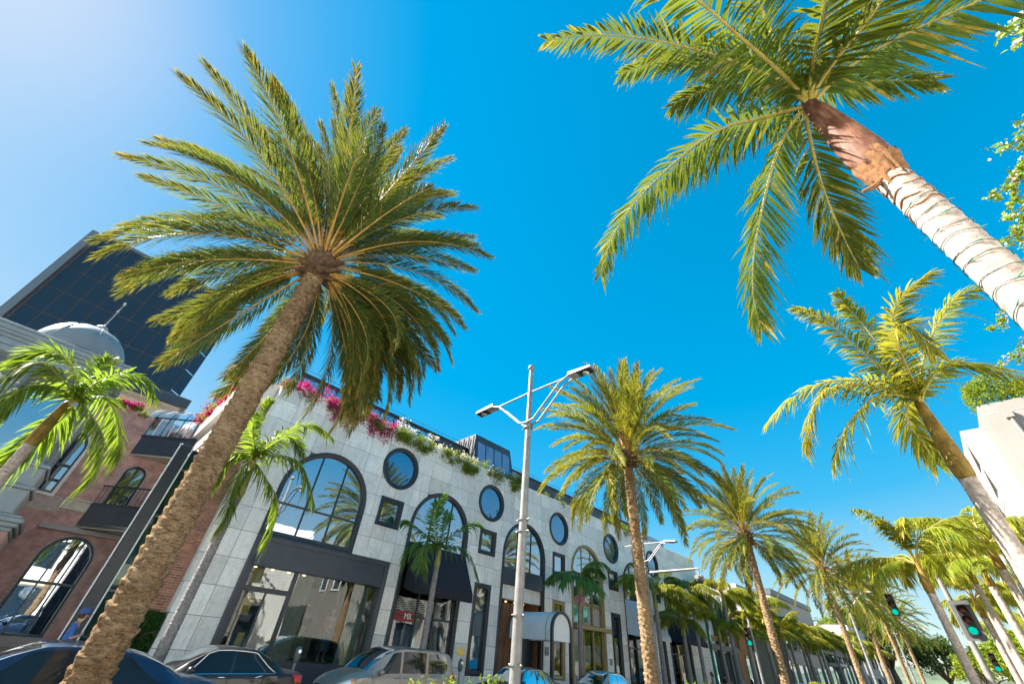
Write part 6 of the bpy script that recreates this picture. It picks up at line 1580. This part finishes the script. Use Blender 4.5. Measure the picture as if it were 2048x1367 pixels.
for (a, b) in (((4.1, 5.6, 8.0), (2.68, 4.25, 7.4)), ((4.1, 6.0, 7.6), (2.72, 5.35, 7.15)), ((4.1, 6.3, 7.8), (2.72, 5.95, 7.45)), ((4.1, 6.5, 7.9), (2.74, 6.25, 7.25)), ((4.1, 7.0, 8.0), (2.72, 7.05, 7.72)), ((4.1, 7.2, 7.8), (2.78, 7.35, 7.5)), ((4.2, 7.8, 7.9), (2.74, 8.1, 7.6)), ((4.2, 7.8, 7.4), (2.9, 8.3, 7.3)),
               ((4.3, 10.5, 8.3), (2.72, 11.6, 8.1)), ((4.3, 10.5, 7.6), (2.85, 11.2, 7.4)), ((4.3, 11.5, 7.6), (2.75, 12.9, 7.9)), ((4.2, 6.3, 6.8), (5.2, 7.2, 7.0)), ((4.2, 6.3, 6.2), (4.6, 5.0, 6.6))):
    br.tube([(4.0, 6.2, 6.6), ((4.0 + a[0]) / 2, (6.2 + a[1]) / 2, (6.9 + a[2]) / 2), a], [.03, .022, .016], 5)
    spray(a, b, 230, .05)
    for _ in range(4):
        k_ = r_.uniform(.4, .85); a2 = Vector(a) + (Vector(b) - Vector(a)) * k_; spray(a2, a2 + Vector((r_.uniform(-.35, .2), r_.uniform(-.3, .4), r_.uniform(-.3, .1))), 60, .032)
br.build('branch', M['twig'], t); leaf_cloud(lv, .082, 28).build('foliage', M['shrub'], t); leaf_cloud(fl, .05, 29, True, .9).build('blossom', M['flower_white'], t)
# median shrubs
def shrub(label, x, y, h, w_, seed, group='shrubs along the median'):
    r = random.Random(seed); pts = []; st = MB()
    for _ in range(16):
        a = r.uniform(0, 6.28); rr = r.uniform(.05, w_ / 2); top = Vector((x + rr * math.cos(a), y + rr * math.sin(a), .16 + h * r.uniform(.6, 1.0)))
        st.tube([(x + rr * .3 * math.cos(a), y + rr * .3 * math.sin(a), .16), tuple(top)], [.012, .005], 4)
        for _ in range(46):
            k_ = r.uniform(.3, 1.03); q = Vector((x + rr * .3 * math.cos(a), y + rr * .3 * math.sin(a), .16)).lerp(top, k_); pts.append((q.x + r.gauss(0, .05), q.y + r.gauss(0, .05), q.z + r.gauss(0, .04)))
    plant('median_shrub', label, 'shrub', (x, y, .16), [('foliage', leaf_cloud(pts, .085, seed), M['shrub']), ('stem', st, M['twig'])], group)
for lb, x, y, h in (('low shrub tip showing below the minivan rear', -7.4, 5.5, 1.2), ('shrub tip just left of the steel lamp post foot', -7.6, 6.6, 1.25), ('taller shrub tip between minivan and dark grey sedan', -7.5, 7.3, 1.35), ('shrub tip right of the slender date palm foot', -7.4, 16.3, 1.4), ('shrub below the striped dress walker', -7.5, 17.9, 1.42), ('shrub before the dark walker', -7.5, 20.0, 1.38), ('small shrub left of the slender palm foot', -7.4, 12.2, 1.15)):
    shrub(lb, x, y, h, .7, int(y * 17))
# small fan-leaved palms low in the median further on
for lb, x, y in (('low bushy palm in the median before the white distant car', -7.6, 36.5), ('rounder low bushy palm right of the distant white car', -7.6, 43.5)):
    t = thing('median_palm', lb, 'palm shrub', (x, y, .16), 0, 'low bushy palms in the median')
    for i in range(22):
        me = SETS[1][i % 13]; o = link('frond', me, t); o.location = (0, 0, .9); o.rotation_euler = (rng.uniform(-.3, .3), rng.uniform(-.3, .3), i * 2.4); o.scale = (.62,) * 3
    f = MB(); f.tube([(0, 0, 0), (0, 0, 1.0)], [.15, .1], 8); f.build('trunk', M['boot'], t, local=True)
# far street trees and hills
def tree(label, x, y, h, rx, seed, mat='oak', n=5200, leaf=.34, group='leafy trees closing the street', trunk_h=None):
    r = random.Random(seed); t = thing('street_tree', label, 'tree', (x, y, 0), 0, group); th = trunk_h or h * .35
    f = MB(); f.tube([(x, y, 0), (x + .2, y, th * .6), (x, y, th)], [rx * .09, rx * .07, rx * .05], 10)
    cs = []
    for i in range(34):
        a = r.uniform(0, 6.28); e = r.uniform(-.25, 1.45); d = r.uniform(.45, .95); c_ = Vector((x + rx * d * math.cos(a) * math.cos(e), y + rx * d * math.sin(a) * math.cos(e), th + (h - th) * (.38 + .55 * math.sin(e) * d))); cs.append((c_, r.uniform(.16, .30) * rx))
        if i < 9: f.tube([(x, y, th * .9), tuple((Vector((x, y, th)) + c_) / 2 + Vector((0, 0, .3))), tuple(c_)], [rx * .035, rx * .025, rx * .008], 6)
    f.build('trunk', M['twig'], t, smooth=True)
    pts = []
    for _ in range(n):
        c_, s_ = r.choice(cs); d = Vector((r.gauss(0, 1), r.gauss(0, 1), r.gauss(0, .8))).normalized() * s_ * r.random() ** .4; pts.append(tuple(c_ + d))
    leaf_cloud(pts, leaf, seed, False, .7).build('crown', M[mat], t)
tree('large dark rounded tree at the far end of the street', -17, 142, 17, 9.5, 41, 'oak', 9000, .5); tree('dark tree left of the large far tree, behind the lamp post', -25, 155, 21, 9, 42, 'oak', 7000, .5)
tree('far tree sloping down to the right of the largest one', -8.5, 150, 12.5, 7.5, 43, 'oak', 6500, .5); tree('small bright tree behind the large traffic signal pole', -2.2, 120, 9, 4.5, 44, 'shrub', 4500, .4)
tree('bright yellow-green tree at the far right end of the street', 2.2, 110, 10, 4.5, 45, 'shrub', 4500, .4); tree('mid-green tree above the black shop', -22, 122, 13.5, 5, 46, 'shrub', 5200, .42)
tree('dark tree between the white end building and the far lamp', -21.5, 112, 10, 4.5, 47, 'oak', 4500, .4)
tree('round green tree behind the near-sidewalk palms at the lower right', 3.4, 62, 7.5, 3.6, 48, 'shrub', 3600, .36); tree('second round tree further along the near sidewalk', 2.6, 80, 8, 4.0, 49, 'shrub', 3600, .4)
for lb, x, y, h, si in (('king palm between the white building end and the round sign', 1.2, 28, 5.4, 2), ('low leaning king palm far along the near sidewalk', .6, 37.5, 5.2, 2), ('slender far king palm before the round trees', 1.1, 48, 5.8, 0), ('far king palm in front of the second round tree', 1.0, 66, 6.0, 0)):
    far_king(lb, x, y, h, si, int(y * 5), 1.1, G2, ktr2, 'shaft_orange')
for lb, y, h, si in (('king palm rising between the two awnings of the marble building', 34.6, 5.1, 0), ('king palm at the far corner of the marble building', 41.3, 5.6, 0), ('king palm between the two middle teal posts', 47.6, 5.9, 2), ('king palm at the edge of the orange building', 53.2, 6.0, 2), ('king palm under the middle of the concrete overhang', 59.4, 6.1, 0), ('king palm at the end of the concrete overhang', 66, 6.2, 2), ('king palm at the start of the tall shop block', 72.6, 6.1, 0), ('king palm at the end of the tall shop block', 88.5, 6.2, 0)):
    far_king(lb, -15.6, y, h - 1.5 + .5 * math.sin(y), si, int(y * 11), 1.12 + .15 * math.sin(y * 3))
def hill(y, h, seed, x0, x1):
    r = random.Random(seed); P = []
    for i in range(60):
        x = x0 + (x1 - x0) * i / 59; top = h * (.55 + .25 * math.sin(i * .21 + seed) + .2 * math.sin(i * .53 + 2 * seed) + r.uniform(-.03, .03)); P.append([(x, y, -2), (x, y + 40, top * .5), (x, y + 120, top), (x, y + 300, -2)])
    m_ = MB(); m_.grid(P); structure(m_.build('hills', M['hill'], smooth=True))
hill(900, 26, 1, -700, 700); hill(1600, 60, 3, -1500, 1500)
